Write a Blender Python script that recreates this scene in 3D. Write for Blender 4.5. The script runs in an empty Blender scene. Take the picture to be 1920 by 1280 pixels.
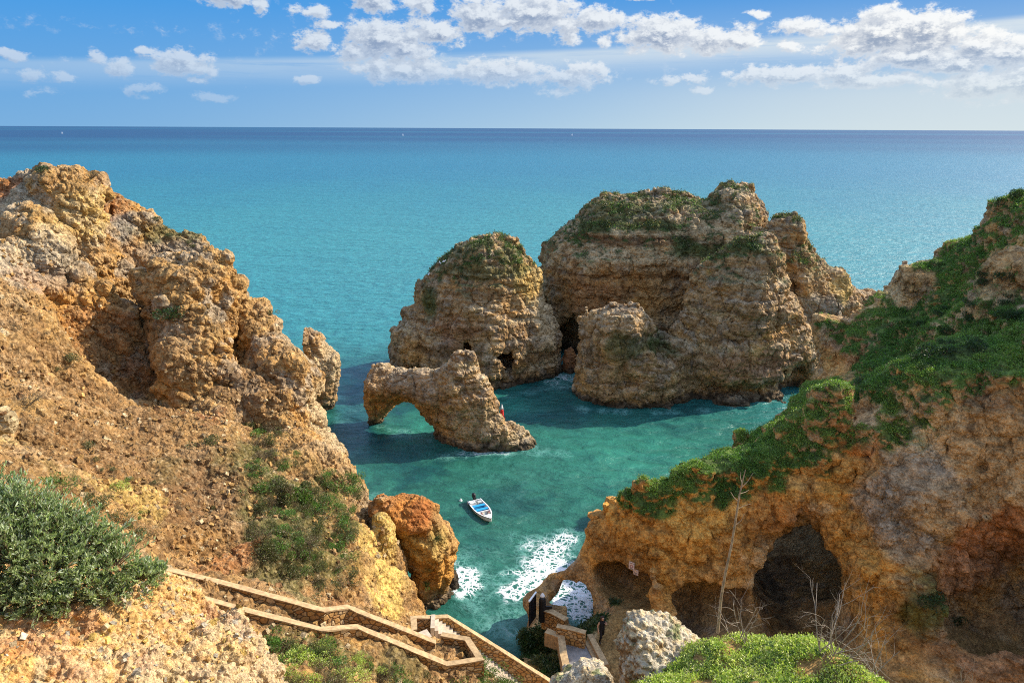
import bpy, math, random
import numpy as np
from mathutils import Vector, Matrix, noise as mnoise

random.seed(7)
RNG = np.random.default_rng(7)
S = bpy.context.scene
COL = S.collection
R = math.radians

# ------------------------------------------------------------------ camera
CAM_H, F_PX, ROW_H = 32.0, 1380.0, 240.5
PITCH = math.atan((640 - ROW_H) / F_PX)
ROLL = math.atan(9.0 / 1920.0)
cam_d = bpy.data.cameras.new("camera")
cam = bpy.data.objects.new("camera", cam_d)
COL.objects.link(cam)
cam_d.sensor_width = 36.0
cam_d.lens = F_PX / 1920.0 * 36.0
cam_d.clip_start, cam_d.clip_end = 0.1, 120000.0
cam.matrix_world = Matrix.Translation((0, 0, CAM_H)) @ Matrix.Rotation(math.pi / 2 - PITCH, 4, 'X') @ Matrix.Rotation(ROLL, 4, 'Z')
S.camera = cam
CAM_M = cam.matrix_world.to_3x3()

# ------------------------------------------------------------------ sun, sky, exposure
SUN_AZ, SUN_EL = R(66), R(33)          # azimuth measured from +Y (view direction) towards +X
sun_d = bpy.data.lights.new("sun", 'SUN')
sun_d.energy, sun_d.angle, sun_d.color = 4.3, R(0.5), (1.0, 0.91, 0.76)
sun = bpy.data.objects.new("sun", sun_d)
COL.objects.link(sun)
sdir = Vector((math.sin(SUN_AZ) * math.cos(SUN_EL), math.cos(SUN_AZ) * math.cos(SUN_EL), math.sin(SUN_EL)))
sun.rotation_euler = sdir.to_track_quat('Z', 'Y').to_euler()
sun.location = sdir * 300

S.view_settings.view_transform = 'Standard'
S.view_settings.look = 'None'
S.view_settings.exposure = 0.92
S.view_settings.gamma = 1.0
S.view_settings.use_curve_mapping = False
S.cycles.max_bounces = 6
S.cycles.diffuse_bounces = 2
S.cycles.pixel_filter_type = 'BLACKMAN_HARRIS'
S.cycles.filter_width = 1.05
S.cycles.glossy_bounces = 3
S.cycles.transparent_max_bounces = 8
S.cycles.use_denoising = False
S.cycles.use_adaptive_sampling = False


class NT:
    """small node-tree helper"""
    def __init__(self, tree):
        self.t = tree

    def n(self, kind, **kw):
        nd = self.t.nodes.new(kind)
        for k, v in kw.items():
            setattr(nd, k, v)
        return nd

    def link(self, a, b):
        self.t.links.new(a, b)

    def _in(self, sock, v):
        if v is None:
            return
        if hasattr(v, 'is_output'):
            self.t.links.new(v, sock)
        else:
            sock.default_value = v

    def math(self, op, a, b=None, c=None, clamp=False):
        nd = self.n('ShaderNodeMath', operation=op, use_clamp=clamp)
        for i, v in enumerate((a, b, c)):
            self._in(nd.inputs[i], v)
        return nd.outputs[0]

    def vmath(self, op, a, b=None, scale=None):
        nd = self.n('ShaderNodeVectorMath', operation=op)
        self._in(nd.inputs[0], a)
        self._in(nd.inputs[1], b)
        if scale is not None:
            self._in(nd.inputs['Scale'], scale)
        return nd.outputs['Value'] if op in ('LENGTH', 'DOT_PRODUCT', 'DISTANCE') else nd.outputs['Vector']

    def mix(self, fac, a, b, blend='MIX'):
        nd = self.n('ShaderNodeMix', data_type='RGBA', blend_type=blend)
        self._in(nd.inputs[0], fac)
        self._in(nd.inputs[6], a)
        self._in(nd.inputs[7], b)
        return nd.outputs[2]

    def ramp(self, fac, lo, hi, to0=0.0, to1=1.0, smooth=True):
        nd = self.n('ShaderNodeMapRange', interpolation_type='SMOOTHSTEP' if smooth else 'LINEAR')
        self._in(nd.inputs[0], fac)
        nd.inputs[1].default_value, nd.inputs[2].default_value = lo, hi
        nd.inputs[3].default_value, nd.inputs[4].default_value = to0, to1
        return nd.outputs[0]

    def noise(self, vec, scale, detail=4.0, rough=0.55, dist=0.0, dims='3D'):
        nd = self.n('ShaderNodeTexNoise', noise_dimensions=dims)
        self._in(nd.inputs['Vector'], vec)
        nd.inputs['Scale'].default_value = scale
        nd.inputs['Detail'].default_value = detail
        nd.inputs['Roughness'].default_value = rough
        nd.inputs['Distortion'].default_value = dist
        return nd

    def vor(self, vec, scale, feature='F1', rnd=1.0):
        nd = self.n('ShaderNodeTexVoronoi', feature=feature)
        self._in(nd.inputs['Vector'], vec)
        nd.inputs['Scale'].default_value = scale
        nd.inputs['Randomness'].default_value = rnd
        return nd

    def mapping(self, vec, scale=(1, 1, 1), loc=(0, 0, 0), rot=(0, 0, 0)):
        nd = self.n('ShaderNodeMapping')
        self._in(nd.inputs['Vector'], vec)
        nd.inputs['Scale'].default_value = scale
        nd.inputs['Location'].default_value = loc
        nd.inputs['Rotation'].default_value = rot
        return nd.outputs[0]

    def bump(self, height, strength, dist, normal=None):
        nd = self.n('ShaderNodeBump')
        self._in(nd.inputs['Strength'], strength)
        nd.inputs['Distance'].default_value = dist
        self._in(nd.inputs['Height'], height)
        if normal is not None:
            self._in(nd.inputs['Normal'], normal)
        return nd.outputs[0]


# ---- pixel helpers: the photograph's pixels are turned into world points once, at a chosen distance
def ray(px, py):
    v = CAM_M @ Vector(((px - 960.0) / F_PX, (640.0 - py) / F_PX, -1.0))
    return v.normalized()


def W(px, py, y):
    r = ray(px, py)
    t = y / r.y
    return np.array((r.x * t, y, CAM_H + r.z * t))


def Wz(px, py, z):
    r = ray(px, py)
    t = (z - CAM_H) / r.z
    return np.array((r.x * t, r.y * t, z))


def pixel_of(p):
    q = CAM_M.transposed() @ (Vector(p) - Vector((0, 0, CAM_H)))
    return 960 + F_PX * q.x / -q.z, 640 - F_PX * q.y / -q.z


def azel(px, py):
    r = ray(px, py)
    return math.degrees(math.atan2(r.x, r.y)), math.degrees(math.asin(r.z))


# clouds as (px, py, half width px, half height px, weight)
CLOUDS = [
    (425, -12, 62, 26, 1.0), (480, 10, 16, 20, .7), (580, 22, 38, 14, .75), (618, 44, 30, 9, .7), (585, 77, 34, 19, .95), (700, -2, 46, 24, 1.0), (790, 8, 40, 20, .7),
    (715, 70, 72, 36, 1.0), (660, 98, 40, 22, .8), (810, 62, 62, 26, .95), (760, 90, 60, 30, .8), (900, 30, 60, 34, 1.0),
    (1000, 24, 90, 34, 1.05), (960, 45, 50, 20, .85), (1065, 50, 30, 30, .8), (1120, 38, 50, 24, .95), (1205, -6, 40, 8, .8),
    (760, 130, 105, 25, .9), (930, 136, 120, 24, .85), (1080, 145, 70, 26, .7), (1040, 172, 30, 12, .7), (680, 128, 40, 14, .7),
    (1240, 66, 84, 34, 1.05), (1330, 76, 70, 24, .95), (1390, 74, 36, 24, .9), (1135, 78, 16, 10, .7),
    (1420, 27, 24, 8, .72), (1500, 50, 60, 16, .85), (1560, 58, 34, 12, .8), (1480, 85, 26, 9, .75),
    (1660, 60, 88, 44, 1.1), (1740, 62, 80, 40, 1.1), (1640, 86, 110, 24, .9), (1720, 104, 100, 26, 1.05), (1830, 88, 60, 34, 1.0), (1895, 96, 60, 30, 1.05), (1790, 118, 110, 20, .95),
    (1480, 140, 140, 20, .75), (1590, 134, 70, 22, .8), (1640, 150, 140, 16, .75), (1850, 158, 120, 34, .9), (1940, 150, 80, 40, 1.0), (1315, 168, 22, 8, .75), (1270, 148, 50, 10, .65),
    (340, 118, 60, 26, .9), (376, 128, 26, 12, .8), (225, 126, 26, 18, .75), (275, 96, 26, 8, .7), (175, 102, 22, 12, .65), (25, 104, 34, 12, .75),
    (60, 142, 46, 10, .62), (118, 146, 30, 10, .6), (270, 172, 34, 12, .62), (575, 150, 34, 8, .7), (375, 150, 26, 8, .6), (400, 182, 40, 9, .55), (70, 172, 40, 9, .55),
]


def build_world():
    w = bpy.data.worlds.new("World")
    S.world = w
    w.cycles.sampling_method = 'MANUAL'
    w.cycles.sample_map_resolution = 256
    w.use_nodes = True
    t = w.node_tree
    t.nodes.clear()
    # cloud density group: input vector (azimuth, elevation) in degrees
    g = bpy.data.node_groups.new("cloud_density", 'ShaderNodeTree')
    g.interface.new_socket("P", in_out='INPUT', socket_type='NodeSocketVector')
    g.interface.new_socket("D", in_out='OUTPUT', socket_type='NodeSocketFloat')
    k = NT(g)
    gi, go = k.n('NodeGroupInput'), k.n('NodeGroupOutput')
    P = gi.outputs[0]
    warp = k.noise(P, 0.55, 3, .6)
    wv = k.vmath('SCALE', k.vmath('SUBTRACT', warp.outputs['Color'], (.5, .5, .5)), scale=0.9)
    Pw = k.vmath('ADD', P, wv)
    acc = None
    items = []
    for (px, py, hw, hh, wt) in CLOUDS:
        a, e = azel(px, py)
        a2, _ = azel(px + hw, py)
        _, e2 = azel(px, py - hh)
        items.append((a, e, max(a2 - a, .05) * 1.3, max(e2 - e, .05) * 1.42, wt))
    items.sort(key=lambda q: q[0] - q[2])
    rows = []
    for it in items:                       # pack clouds that do not overlap in azimuth into shared ramps
        for r in rows:
            if len(r) < 10 and r[-1][0] + r[-1][2] < it[0] - it[2] - .05:
                r.append(it); break
        else:
            rows.append([it])
    sp_ = k.n('ShaderNodeSeparateXYZ')
    k.link(Pw, sp_.inputs[0])
    fac = k.math('MULTIPLY_ADD', sp_.outputs[0], 1 / 100.0, .5)
    for r in rows:
        rp = k.n('ShaderNodeValToRGB')
        stops = []
        for (a, e, rx, ry, wt) in r:
            stops += [((a - rx) / 100 + .5, (e / 20, ry / 5, 0, wt)), (a / 100 + .5, (e / 20, ry / 5, 1, wt)), ((a + rx) / 100 + .5, (e / 20, ry / 5, 0, wt))]
        els = rp.color_ramp.elements
        while len(els) < len(stops):
            els.new(.5)
        for q, (p_, c_) in enumerate(stops):
            els[q].position = p_
        for q, (p_, c_) in enumerate(stops):
            els[q].color = c_
        k.link(fac, rp.inputs[0])
        rs = k.n('ShaderNodeSeparateColor')
        k.link(rp.outputs[0], rs.inputs[0])
        dy = k.math('DIVIDE', k.math('MULTIPLY_ADD', rs.outputs[0], -20.0, sp_.outputs[1]), k.math('MULTIPLY', rs.outputs[1], 5.0))
        dx = k.math('SUBTRACT', 1.0, rs.outputs[2])
        ln = k.math('SQRT', k.math('ADD', k.math('MULTIPLY', dx, dx), k.math('MULTIPLY', dy, dy)))
        d = k.math('MULTIPLY', k.math('SUBTRACT', 1.0, ln), rp.outputs[1])
        acc = d if acc is None else k.math('SMOOTH_MAX', acc, d, 0.10)
    Pn = k.mapping(P, (1.0, 1.5, 1.0))
    n1 = k.noise(Pn, 0.85, 7, .56)
    n2 = k.noise(Pn, 2.0, 4, .55)
    bil = k.math('ABSOLUTE', k.math('MULTIPLY_ADD', n2.outputs[0], 2.0, -1.0))
    nz = k.math('ADD', k.math('MULTIPLY_ADD', n1.outputs[0], 2.0, -1.0), k.math('MULTIPLY', bil, -0.45))
    n3 = k.noise(Pn, 7.0, 4, .6)
    nz = k.math('ADD', nz, k.math('MULTIPLY_ADD', n3.outputs[0], .3, -.15))
    D = k.math('ADD', acc, k.math('MULTIPLY', k.math('MULTIPLY', nz, k.ramp(acc, -.22, .22, .0, 1.0)), 0.85))
    k.link(D, go.inputs[0])

    n = NT(t)
    out = n.n('ShaderNodeOutputWorld')
    bg = n.n('ShaderNodeBackground')
    bg.inputs['Strength'].default_value = 0.15
    n.link(bg.outputs[0], out.inputs[0])
    sky = n.n('ShaderNodeTexSky', sky_type='NISHITA')
    sky.sun_disc = False
    sky.sun_elevation, sky.sun_rotation = SUN_EL, SUN_AZ
    sky.air_density, sky.dust_density, sky.ozone_density = 1.0, 0.35, 1.6
    tc = n.n('ShaderNodeTexCoord')
    sep = n.n('ShaderNodeSeparateXYZ')
    n.link(tc.outputs['Generated'], sep.inputs[0])
    az = n.math('MULTIPLY', n.math('ARCTAN2', sep.outputs[0], sep.outputs[1]), 180 / math.pi)
    el = n.math('MULTIPLY', n.math('ARCSINE', sep.outputs[2]), 180 / math.pi)
    cmb = n.n('ShaderNodeCombineXYZ')
    n.link(az, cmb.inputs[0]); n.link(el, cmb.inputs[1])
    P = cmb.outputs[0]

    def dens(vec):
        nd = n.n('ShaderNodeGroup')
        nd.node_tree = g
        n.link(vec, nd.inputs[0])
        return nd.outputs[0]
    d0 = dens(P)
    d1 = dens(n.vmath('ADD', P, (0.30, 0.42, 0)))
    cover = n.ramp(d0, 0.0, 0.40)
    lit = n.ramp(n.math('SUBTRACT', d0, d1), -0.26, 0.42)
    core = n.ramp(d0, 0.25, 0.8)
    # thickness darkens the belly, sunward rims shine
    toward = n.ramp(az, -38.0, 42.0)
    bright = n.mix(toward, (2.7, 3.1, 3.6, 1), (4.3, 4.3, 4.2, 1))
    grey = n.mix(toward, (1.05, 1.45, 2.2, 1), (1.35, 1.65, 2.2, 1))
    shade = n.math('MULTIPLY', n.math('SUBTRACT', 1.0, lit), n.math('MULTIPLY_ADD', core, .6, .4))
    ccol = n.mix(shade, bright, grey)
    # the clear part of the sky near the horizon
    hsv = n.n('ShaderNodeHueSaturation')
    n.link(sky.outputs[0], hsv.inputs['Color'])
    hsv.inputs['Saturation'].default_value = 0.8
    hsv.inputs['Value'].default_value = 1.45
    hz = n.mix(toward, (0.85, 1.85, 3.1, 1), (2.7, 3.3, 3.5, 1))
    tp = n.mix(toward, (0.22, 1.38, 3.35, 1), (0.42, 1.42, 3.2, 1))
    skyc = n.mix(n.ramp(el, -.2, 9.0, smooth=False), hz, tp)
    skyc = n.mix(n.ramp(el, 10.5, 26.0), skyc, hsv.outputs[0])
    # thin high veil, a long low band rising to the right
    tilt = n.math('SUBTRACT', el, n.math('MULTIPLY', n.math('ADD', az, 35.0), 0.040))
    vn = n.noise(n.mapping(P, (0.09, 1.7, 1)), 1.0, 7, .62)
    band = n.math('MULTIPLY', n.ramp(tilt, 1.7, 3.6), n.ramp(tilt, 4.1, 3.6))
    band = n.math('MULTIPLY', band, n.ramp(vn.outputs[0], 0.2, 0.52, .25, 1.0))
    band = n.math('MULTIPLY', band, n.ramp(az, -50, 15, .48, .95))
    skyc = n.mix(band, skyc, n.mix(toward, (1.75, 2.5, 3.4, 1), (3.0, 3.35, 3.6, 1)))
    low = n.math('MULTIPLY', n.ramp(el, 4.5, 2.0), n.ramp(az, 0, 34, 0, .6))
    skyc = n.mix(low, skyc, (3.0, 3.3, 3.4, 1))
    final = n.mix(n.math('MULTIPLY', cover, n.ramp(el, 1.2, 6.2, .30, .95)), skyc, ccol)
    final = n.vmath('SCALE', final, scale=n.ramp(el, 10.0, 26.0, .83, 1.0))
    n.link(final, bg.inputs[0])


build_world()

# ------------------------------------------------------------------ noise in numpy
_p = np.random.default_rng(3).permutation(256).astype(np.int32)
PERM = np.concatenate([_p, _p, _p])
_g = np.random.default_rng(4).normal(size=(256, 3))
GRAD = (_g / np.linalg.norm(_g, axis=1)[:, None]).astype(np.float32)
JIT = np.random.default_rng(5).random((256, 3)).astype(np.float32)


def _chunks(fn, P, size=150000):
    P = np.ascontiguousarray(P, dtype=np.float32)
    if len(P) <= size:
        return fn(P)
    return np.concatenate([fn(P[i:i + size]) for i in range(0, len(P), size)])


def _perlin(P):
    i = np.floor(P).astype(np.int32)
    f = P - i
    u = f * f * f * (f * (f * 6 - 15) + 10)
    i &= 255
    out = 0
    for dx in (0, 1):
        wx = u[:, 0] if dx else 1 - u[:, 0]
        px = PERM[i[:, 0] + dx]
        for dy in (0, 1):
            wy = u[:, 1] if dy else 1 - u[:, 1]
            py = PERM[px + i[:, 1] + dy]
            for dz in (0, 1):
                wz = u[:, 2] if dz else 1 - u[:, 2]
                g = GRAD[PERM[py + i[:, 2] + dz] & 255]
                d = g[:, 0] * (f[:, 0] - dx) + g[:, 1] * (f[:, 1] - dy) + g[:, 2] * (f[:, 2] - dz)
                out = out + wx * wy * wz * d
    return out * 1.6


def perlin(P, scale=1.0, off=0.0):
    return _chunks(_perlin, np.asarray(P, dtype=np.float32) * np.float32(1) / np.asarray(scale, dtype=np.float32) + np.float32(off))


def fbm(P, scale, octs=4, gain=0.5, off=0.0):
    P = np.asarray(P, dtype=np.float32) / np.asarray(scale, dtype=np.float32)
    a, s = 1.0, 0
    for o in range(octs):
        s = s + a * perlin(P, 1.0, off + 17.3 * o)
        a *= gain
        P = P * 2.03
    return s


def ridged(P, scale, octs=3, gain=0.5, off=0.0):
    P = np.asarray(P, dtype=np.float32) / np.asarray(scale, dtype=np.float32)
    a, s = 1.0, 0
    for o in range(octs):
        s = s + a * (1 - 2 * np.abs(perlin(P, 1.0, off + 11.7 * o)))
        a *= gain
        P = P * 2.1
    return s


def _worley(P):
    b = np.floor(P - 0.5).astype(np.int32)
    f1 = np.full(len(P), 9.0, np.float32)
    f2 = np.full(len(P), 9.0, np.float32)
    hid = np.zeros(len(P), np.float32)
    for dx in (0, 1):
        for dy in (0, 1):
            for dz in (0, 1):
                c = b + np.array((dx, dy, dz), np.int32)
                h = PERM[PERM[PERM[c[:, 0] & 255] + (c[:, 1] & 255)] + (c[:, 2] & 255)]
                q = c + 0.5 + (JIT[h] - 0.5) * 0.75 - P
                d = np.sqrt((q * q).sum(1))
                m = d < f1
                f2 = np.where(m, f1, np.minimum(f2, d))
                f1 = np.where(m, d, f1)
                hid = np.where(m, h / 255.0, hid)
    return np.stack([f1, f2, hid], 1)


def worley(P, scale, off=0.0):
    return _chunks(_worley, np.asarray(P, dtype=np.float32) / np.asarray(scale, dtype=np.float32) + np.float32(off))


def sstep(x, a, b):
    t = np.clip((x - a) / (b - a), 0, 1)
    return t * t * (3 - 2 * t)


# ------------------------------------------------------------------ implicit rock modelling
def smin(a, b, k):
    h = np.clip(0.5 + 0.5 * (b - a) / k, 0, 1)
    return b * (1 - h) + a * h - k * h * (1 - h)


def smax(a, b, k):
    return -smin(-a, -b, k)


class HeightField:
    """terrain through control points; value is a rough signed distance"""
    def __init__(self, pts, c=1.5, smooth=0.02):
        self.p = np.array([(p[0], p[1]) for p in pts])
        z = np.array([p[2] for p in pts])
        d = self.p[:, None, :] - self.p[None, :, :]
        A = np.sqrt((d ** 2).sum(2) + c * c)
        n = len(z)
        M = np.zeros((n + 1, n + 1))
        M[:n, :n] = A - np.eye(n) * smooth
        M[:n, n] = 1; M[n, :n] = 1
        sol = np.linalg.solve(M, np.append(z, 0))
        self.w, self.b, self.c = sol[:n], sol[n], c

    def h(self, xy):
        out = np.empty(len(xy))
        for i in range(0, len(xy), 40000):
            q = xy[i:i + 40000]
            d2 = (q[:, None, 0] - self.p[None, :, 0]) ** 2 + (q[:, None, 1] - self.p[None, :, 1]) ** 2
            out[i:i + 40000] = np.sqrt(d2 + self.c ** 2) @ self.w + self.b
        return out

    def hit(self, px, py, y0=12.0, y1=85.0):
        """first point where the line of sight through a pixel meets the ground"""
        r = ray(px, py)
        t = np.linspace(y0, y1, 500) / r.y
        Q = np.stack([r.x * t, r.y * t, CAM_H + r.z * t], 1)
        below = np.nonzero(Q[:, 2] < self.h(Q[:, :2]))[0]
        return Q[below[0]] if len(below) else None

    def snap(self, spots):
        out = []
        for (c, r, nm, a) in spots:
            px, py = pixel_of(c)
            q = self.hit(px, py, max(c[1] - 14, 12), c[1] + 14)
            out.append((c if q is None else q, r, nm, a))
        return out

    def field(self, xs, ys, zs):
        X, Y = np.meshgrid(xs, ys, indexing='ij')
        H = self.h(np.stack([X.ravel(), Y.ravel()], 1)).reshape(X.shape)
        gx, gy = np.gradient(H, xs[1] - xs[0], ys[1] - ys[0])
        k = 1 / np.sqrt(1 + np.minimum(gx * gx + gy * gy, 2.5))
        return ((zs[None, None, :] - H[:, :, None]) * k[:, :, None]).astype(np.float32)


def poly_sdf(poly, U, V):
    """signed distance (negative inside) of points to a polygon"""
    P = np.asarray(poly, float)
    d2 = np.full(U.shape, 1e9)
    inside = np.zeros(U.shape, bool)
    n = len(P)
    for i in range(n):
        a, b = P[i], P[(i + 1) % n]
        e = b - a
        wu, wv = U - a[0], V - a[1]
        t = np.clip((wu * e[0] + wv * e[1]) / max(e @ e, 1e-9), 0, 1)
        d2 = np.minimum(d2, (wu - e[0] * t) ** 2 + (wv - e[1] * t) ** 2)
        c = (a[1] > V) != (b[1] > V)
        with np.errstate(divide='ignore', invalid='ignore'):
            xi = a[0] + (V - a[1]) * e[0] / (e[1] if abs(e[1]) > 1e-9 else 1e-9)
        inside ^= c & (U < xi)
    d = np.sqrt(d2)
    return np.where(inside, -d, d)


class Slab:
    """a rock whose outline stands in a vertical plane at its own distance and whose body swells to a real thickness"""
    def __init__(self, pix, y, tf, tb=None, rf=4.0, yaw=0.0, expo=0.5, foot=True):
        # pix: outline pixels; plane passes through (x of outline centre, y), turned by yaw
        c, s = math.cos(yaw), math.sin(yaw)
        self.u = np.array((c, s)); self.v = np.array((-s, c))
        cx = sum(p[0] for p in pix) / len(pix)
        o = W(cx, pix[0][1], y)
        self.o = np.array((o[0], y))
        pts = []
        for (px, py) in pix:
            r = ray(px, py)
            # intersect the ray with the vertical plane
            t = (self.o @ self.v) / (r.x * self.v[0] + r.y * self.v[1])
            q = np.array((r.x * t, r.y * t))
            pts.append(((q - self.o) @ self.u, CAM_H + r.z * t))
        self.poly = pts
        self.tf, self.tb, self.rf, self.expo = tf, tb if tb else tf, rf, expo

    def field(self, xs, ys, zs):
        X, Y = np.meshgrid(xs, ys, indexing='ij')
        U = (X - self.o[0]) * self.u[0] + (Y - self.o[1]) * self.u[1]
        V = (X - self.o[0]) * self.v[0] + (Y - self.o[1]) * self.v[1]
        us = np.arange(U.min() - 1, U.max() + 1.5, 0.25)
        zz = zs
        G = poly_sdf(self.poly, *np.meshgrid(us, zz, indexing='ij')).astype(np.float32)
        fi = np.clip((U - us[0]) / 0.25, 0, len(us) - 1.001)
        i0 = fi.astype(int); fr = (fi - i0).astype(np.float32)[:, :, None]
        D = G[i0] * (1 - fr) + G[i0 + 1] * fr
        inner = np.clip(-D / self.rf, 0, 1)
        prof = inner ** self.expo
        T = np.where(V < 0, self.tf, self.tb)[:, :, None]
        body = np.abs(V)[:, :, None] - T * prof
        return np.where(D > 0, np.maximum(D, body), np.maximum(D, body * 0.8)).astype(np.float32)


class Ball:
    def __init__(self, c, r):
        self.c, self.r = np.array(c, float), np.array(r, float) * np.ones(3)

    def field(self, xs, ys, zs):
        X = ((xs - self.c[0]) / self.r[0])[:, None, None]
        Y = ((ys - self.c[1]) / self.r[1])[None, :, None]
        Z = ((zs - self.c[2]) / self.r[2])[None, None, :]
        return ((np.sqrt(X * X + Y * Y + Z * Z) - 1) * self.r.min()).astype(np.float32)


class Tube:
    """capsule with end radii"""
    def __init__(self, a, b, ra, rb, sq=(1, 1, 1)):
        self.a, self.b, self.ra, self.rb, self.sq = np.array(a, float), np.array(b, float), ra, rb, np.array(sq, float)

    def field(self, xs, ys, zs):
        a, b = self.a / self.sq, self.b / self.sq
        e = b - a
        X = (xs / self.sq[0] - a[0])[:, None, None]; Y = (ys / self.sq[1] - a[1])[None, :, None]; Z = (zs / self.sq[2] - a[2])[None, None, :]
        t = np.clip((X * e[0] + Y * e[1] + Z * e[2]) / (e @ e), 0, 1)
        d = np.sqrt((X - e[0] * t) ** 2 + (Y - e[1] * t) ** 2 + (Z - e[2] * t) ** 2)
        return (d - (self.ra + (self.rb - self.ra) * t)).astype(np.float32)


def surface_nets(f, org, h):
    s = f < 0
    nx, ny, nz = f.shape
    c = np.zeros((nx - 1, ny - 1, nz - 1), np.int8)
    sl = lambda d, n: slice(d, n - 1 + d)
    for dx in (0, 1):
        for dy in (0, 1):
            for dz in (0, 1):
                c += s[sl(dx, nx), sl(dy, ny), sl(dz, nz)]
    act = (c > 0) & (c < 8)
    idx = np.full(act.shape, -1, np.int64)
    ai, aj, ak = np.nonzero(act)
    idx[act] = np.arange(len(ai))
    cor = {}
    for dx in (0, 1):
        for dy in (0, 1):
            for dz in (0, 1):
                cor[dx, dy, dz] = f[ai + dx, aj + dy, ak + dz]
    acc = np.zeros((len(ai), 3)); cnt = np.zeros(len(ai))
    for ax in range(3):
        o = [a for a in range(3) if a != ax]
        for p in (0, 1):
            for q in (0, 1):
                a = [0, 0, 0]; a[o[0]] = p; a[o[1]] = q
                b = list(a); b[ax] = 1
                fa, fb = cor[tuple(a)], cor[tuple(b)]
                m = (fa < 0) != (fb < 0)
                t = np.where(m, fa / np.where(m, fa - fb, 1), 0)
                for k in range(3):
                    acc[:, k] += np.where(m, a[k] if k != ax else t, 0)
                cnt += m
    V = (np.stack([ai, aj, ak], 1) + acc / cnt[:, None]) * h + np.array(org)
    quads = []
    for ax in range(3):
        a, b = [k for k in range(3) if k != ax]
        lo = [slice(None)] * 3; hi = [slice(None)] * 3
        lo[ax] = slice(0, -1); hi[ax] = slice(1, None)
        for k in (a, b):
            lo[k] = slice(1, -1); hi[k] = slice(1, -1)
        d = s[tuple(lo)] != s[tuple(hi)]
        I = np.stack(np.nonzero(d), 1)
        inside_lo = s[tuple(lo)][d]
        I[:, a] += 1; I[:, b] += 1
        def cell(da, db):
            J = I.copy(); J[:, a] += da; J[:, b] += db
            return idx[J[:, 0], J[:, 1], J[:, 2]]
        q = np.stack([cell(-1, -1), cell(0, -1), cell(0, 0), cell(-1, 0)], 1)
        flip = inside_lo if ax != 1 else ~inside_lo
        q[~flip] = q[~flip][:, ::-1]
        quads.append(q)
    Q = np.concatenate(quads)
    return V, Q[(Q >= 0).all(1)]


def biggest(V, Q):
    """drop loose crumbs: keep the largest connected piece"""
    lab = np.arange(len(V))
    for _ in range(400):
        new = lab.copy()
        m = lab[Q].min(1)
        for k in range(4):
            np.minimum.at(new, Q[:, k], m)
        new = new[new]
        if (new == lab).all():
            break
        lab = new
    u, c = np.unique(lab, return_counts=True)
    keep = lab == u[c.argmax()]
    Q = Q[keep[Q[:, 0]]]
    remap = np.cumsum(keep) - 1
    return V[keep], remap[Q]


def subdivide(V, Q, smooth=1):
    n, m = len(V), len(Q)
    E = np.stack([Q, np.roll(Q, -1, 1)], 2).reshape(-1, 2)
    key = E.min(1).astype(np.int64) * n + E.max(1)
    u, inv = np.unique(key, return_inverse=True)
    em = (V[u // n] + V[u % n]) / 2
    fc = V[Q].mean(1)
    ei = inv.reshape(-1, 4) + n
    ci = np.arange(m) + n + len(u)
    q = np.stack([
        np.stack([Q[:, k], ei[:, k], ci, ei[:, k - 1]], 1) for k in range(4)], 1).reshape(-1, 4)
    V2 = np.concatenate([V, em, fc])
    for _ in range(smooth):
        V2 = smooth_pass(V2, q)
    return V2, q


def smooth_pass(V, Q):
    c = V[Q].mean(1)
    n = len(V)
    fl = Q.ravel()
    cnt = np.bincount(fl, minlength=n)
    out = np.empty_like(V)
    for k in range(3):
        out[:, k] = np.bincount(fl, weights=np.repeat(c[:, k], 4), minlength=n)
    cnt = np.maximum(cnt, 1)
    return out / cnt[:, None]


def normals(V, Q):
    d1, d2 = V[Q[:, 2]] - V[Q[:, 0]], V[Q[:, 3]] - V[Q[:, 1]]
    fn = np.cross(d1, d2)
    n = len(V)
    fl = Q.ravel()
    N = np.stack([np.bincount(fl, weights=np.repeat(fn[:, k], 4), minlength=n) for k in range(3)], 1)
    return N / np.maximum(np.linalg.norm(N, axis=1), 1e-9)[:, None]


def mesh_from(name, V, Q, mats, col=None, smooth=True, attrs=None, midx=None):
    me = bpy.data.meshes.new(name)
    V = np.asarray(V, np.float32); Q = np.asarray(Q, np.int32)
    k = Q.shape[1]
    me.vertices.add(len(V)); me.vertices.foreach_set('co', V.ravel())
    me.loops.add(Q.size); me.loops.foreach_set('vertex_index', Q.ravel())
    me.polygons.add(len(Q))
    me.polygons.foreach_set('loop_start', np.arange(0, Q.size, k, dtype=np.int32))
    me.polygons.foreach_set('loop_total', np.full(len(Q), k, np.int32))
    me.polygons.foreach_set('use_smooth', np.full(len(Q), smooth, bool))
    if midx is not None:
        me.polygons.foreach_set('material_index', np.asarray(midx, np.int32))
    me.update(calc_edges=True)
    for m in (mats if isinstance(mats, (list, tuple)) else [mats]):
        me.materials.append(m)
    if col is not None:
        a = me.attributes.new('Col', 'FLOAT_COLOR', 'POINT')
        c4 = np.ones((len(V), 4), np.float32); c4[:, :3] = col
        a.data.foreach_set('color', c4.ravel())
    for nm, arr in (attrs or {}).items():
        a = me.attributes.new(nm, 'FLOAT', 'POINT')
        a.data.foreach_set('value', np.asarray(arr, np.float32).ravel())
    return me


def tag(o, label=None, cat=None, group=None, kind=None):
    if label: o['label'] = label
    if cat: o['category'] = cat
    if group: o['group'] = group
    if kind: o['kind'] = kind
    return o


def link(name, data, parent=None):
    o = bpy.data.objects.new(name, data)
    COL.objects.link(o)
    if parent is not None:
        o.parent = parent
    return o


ROCKS = {}


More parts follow.
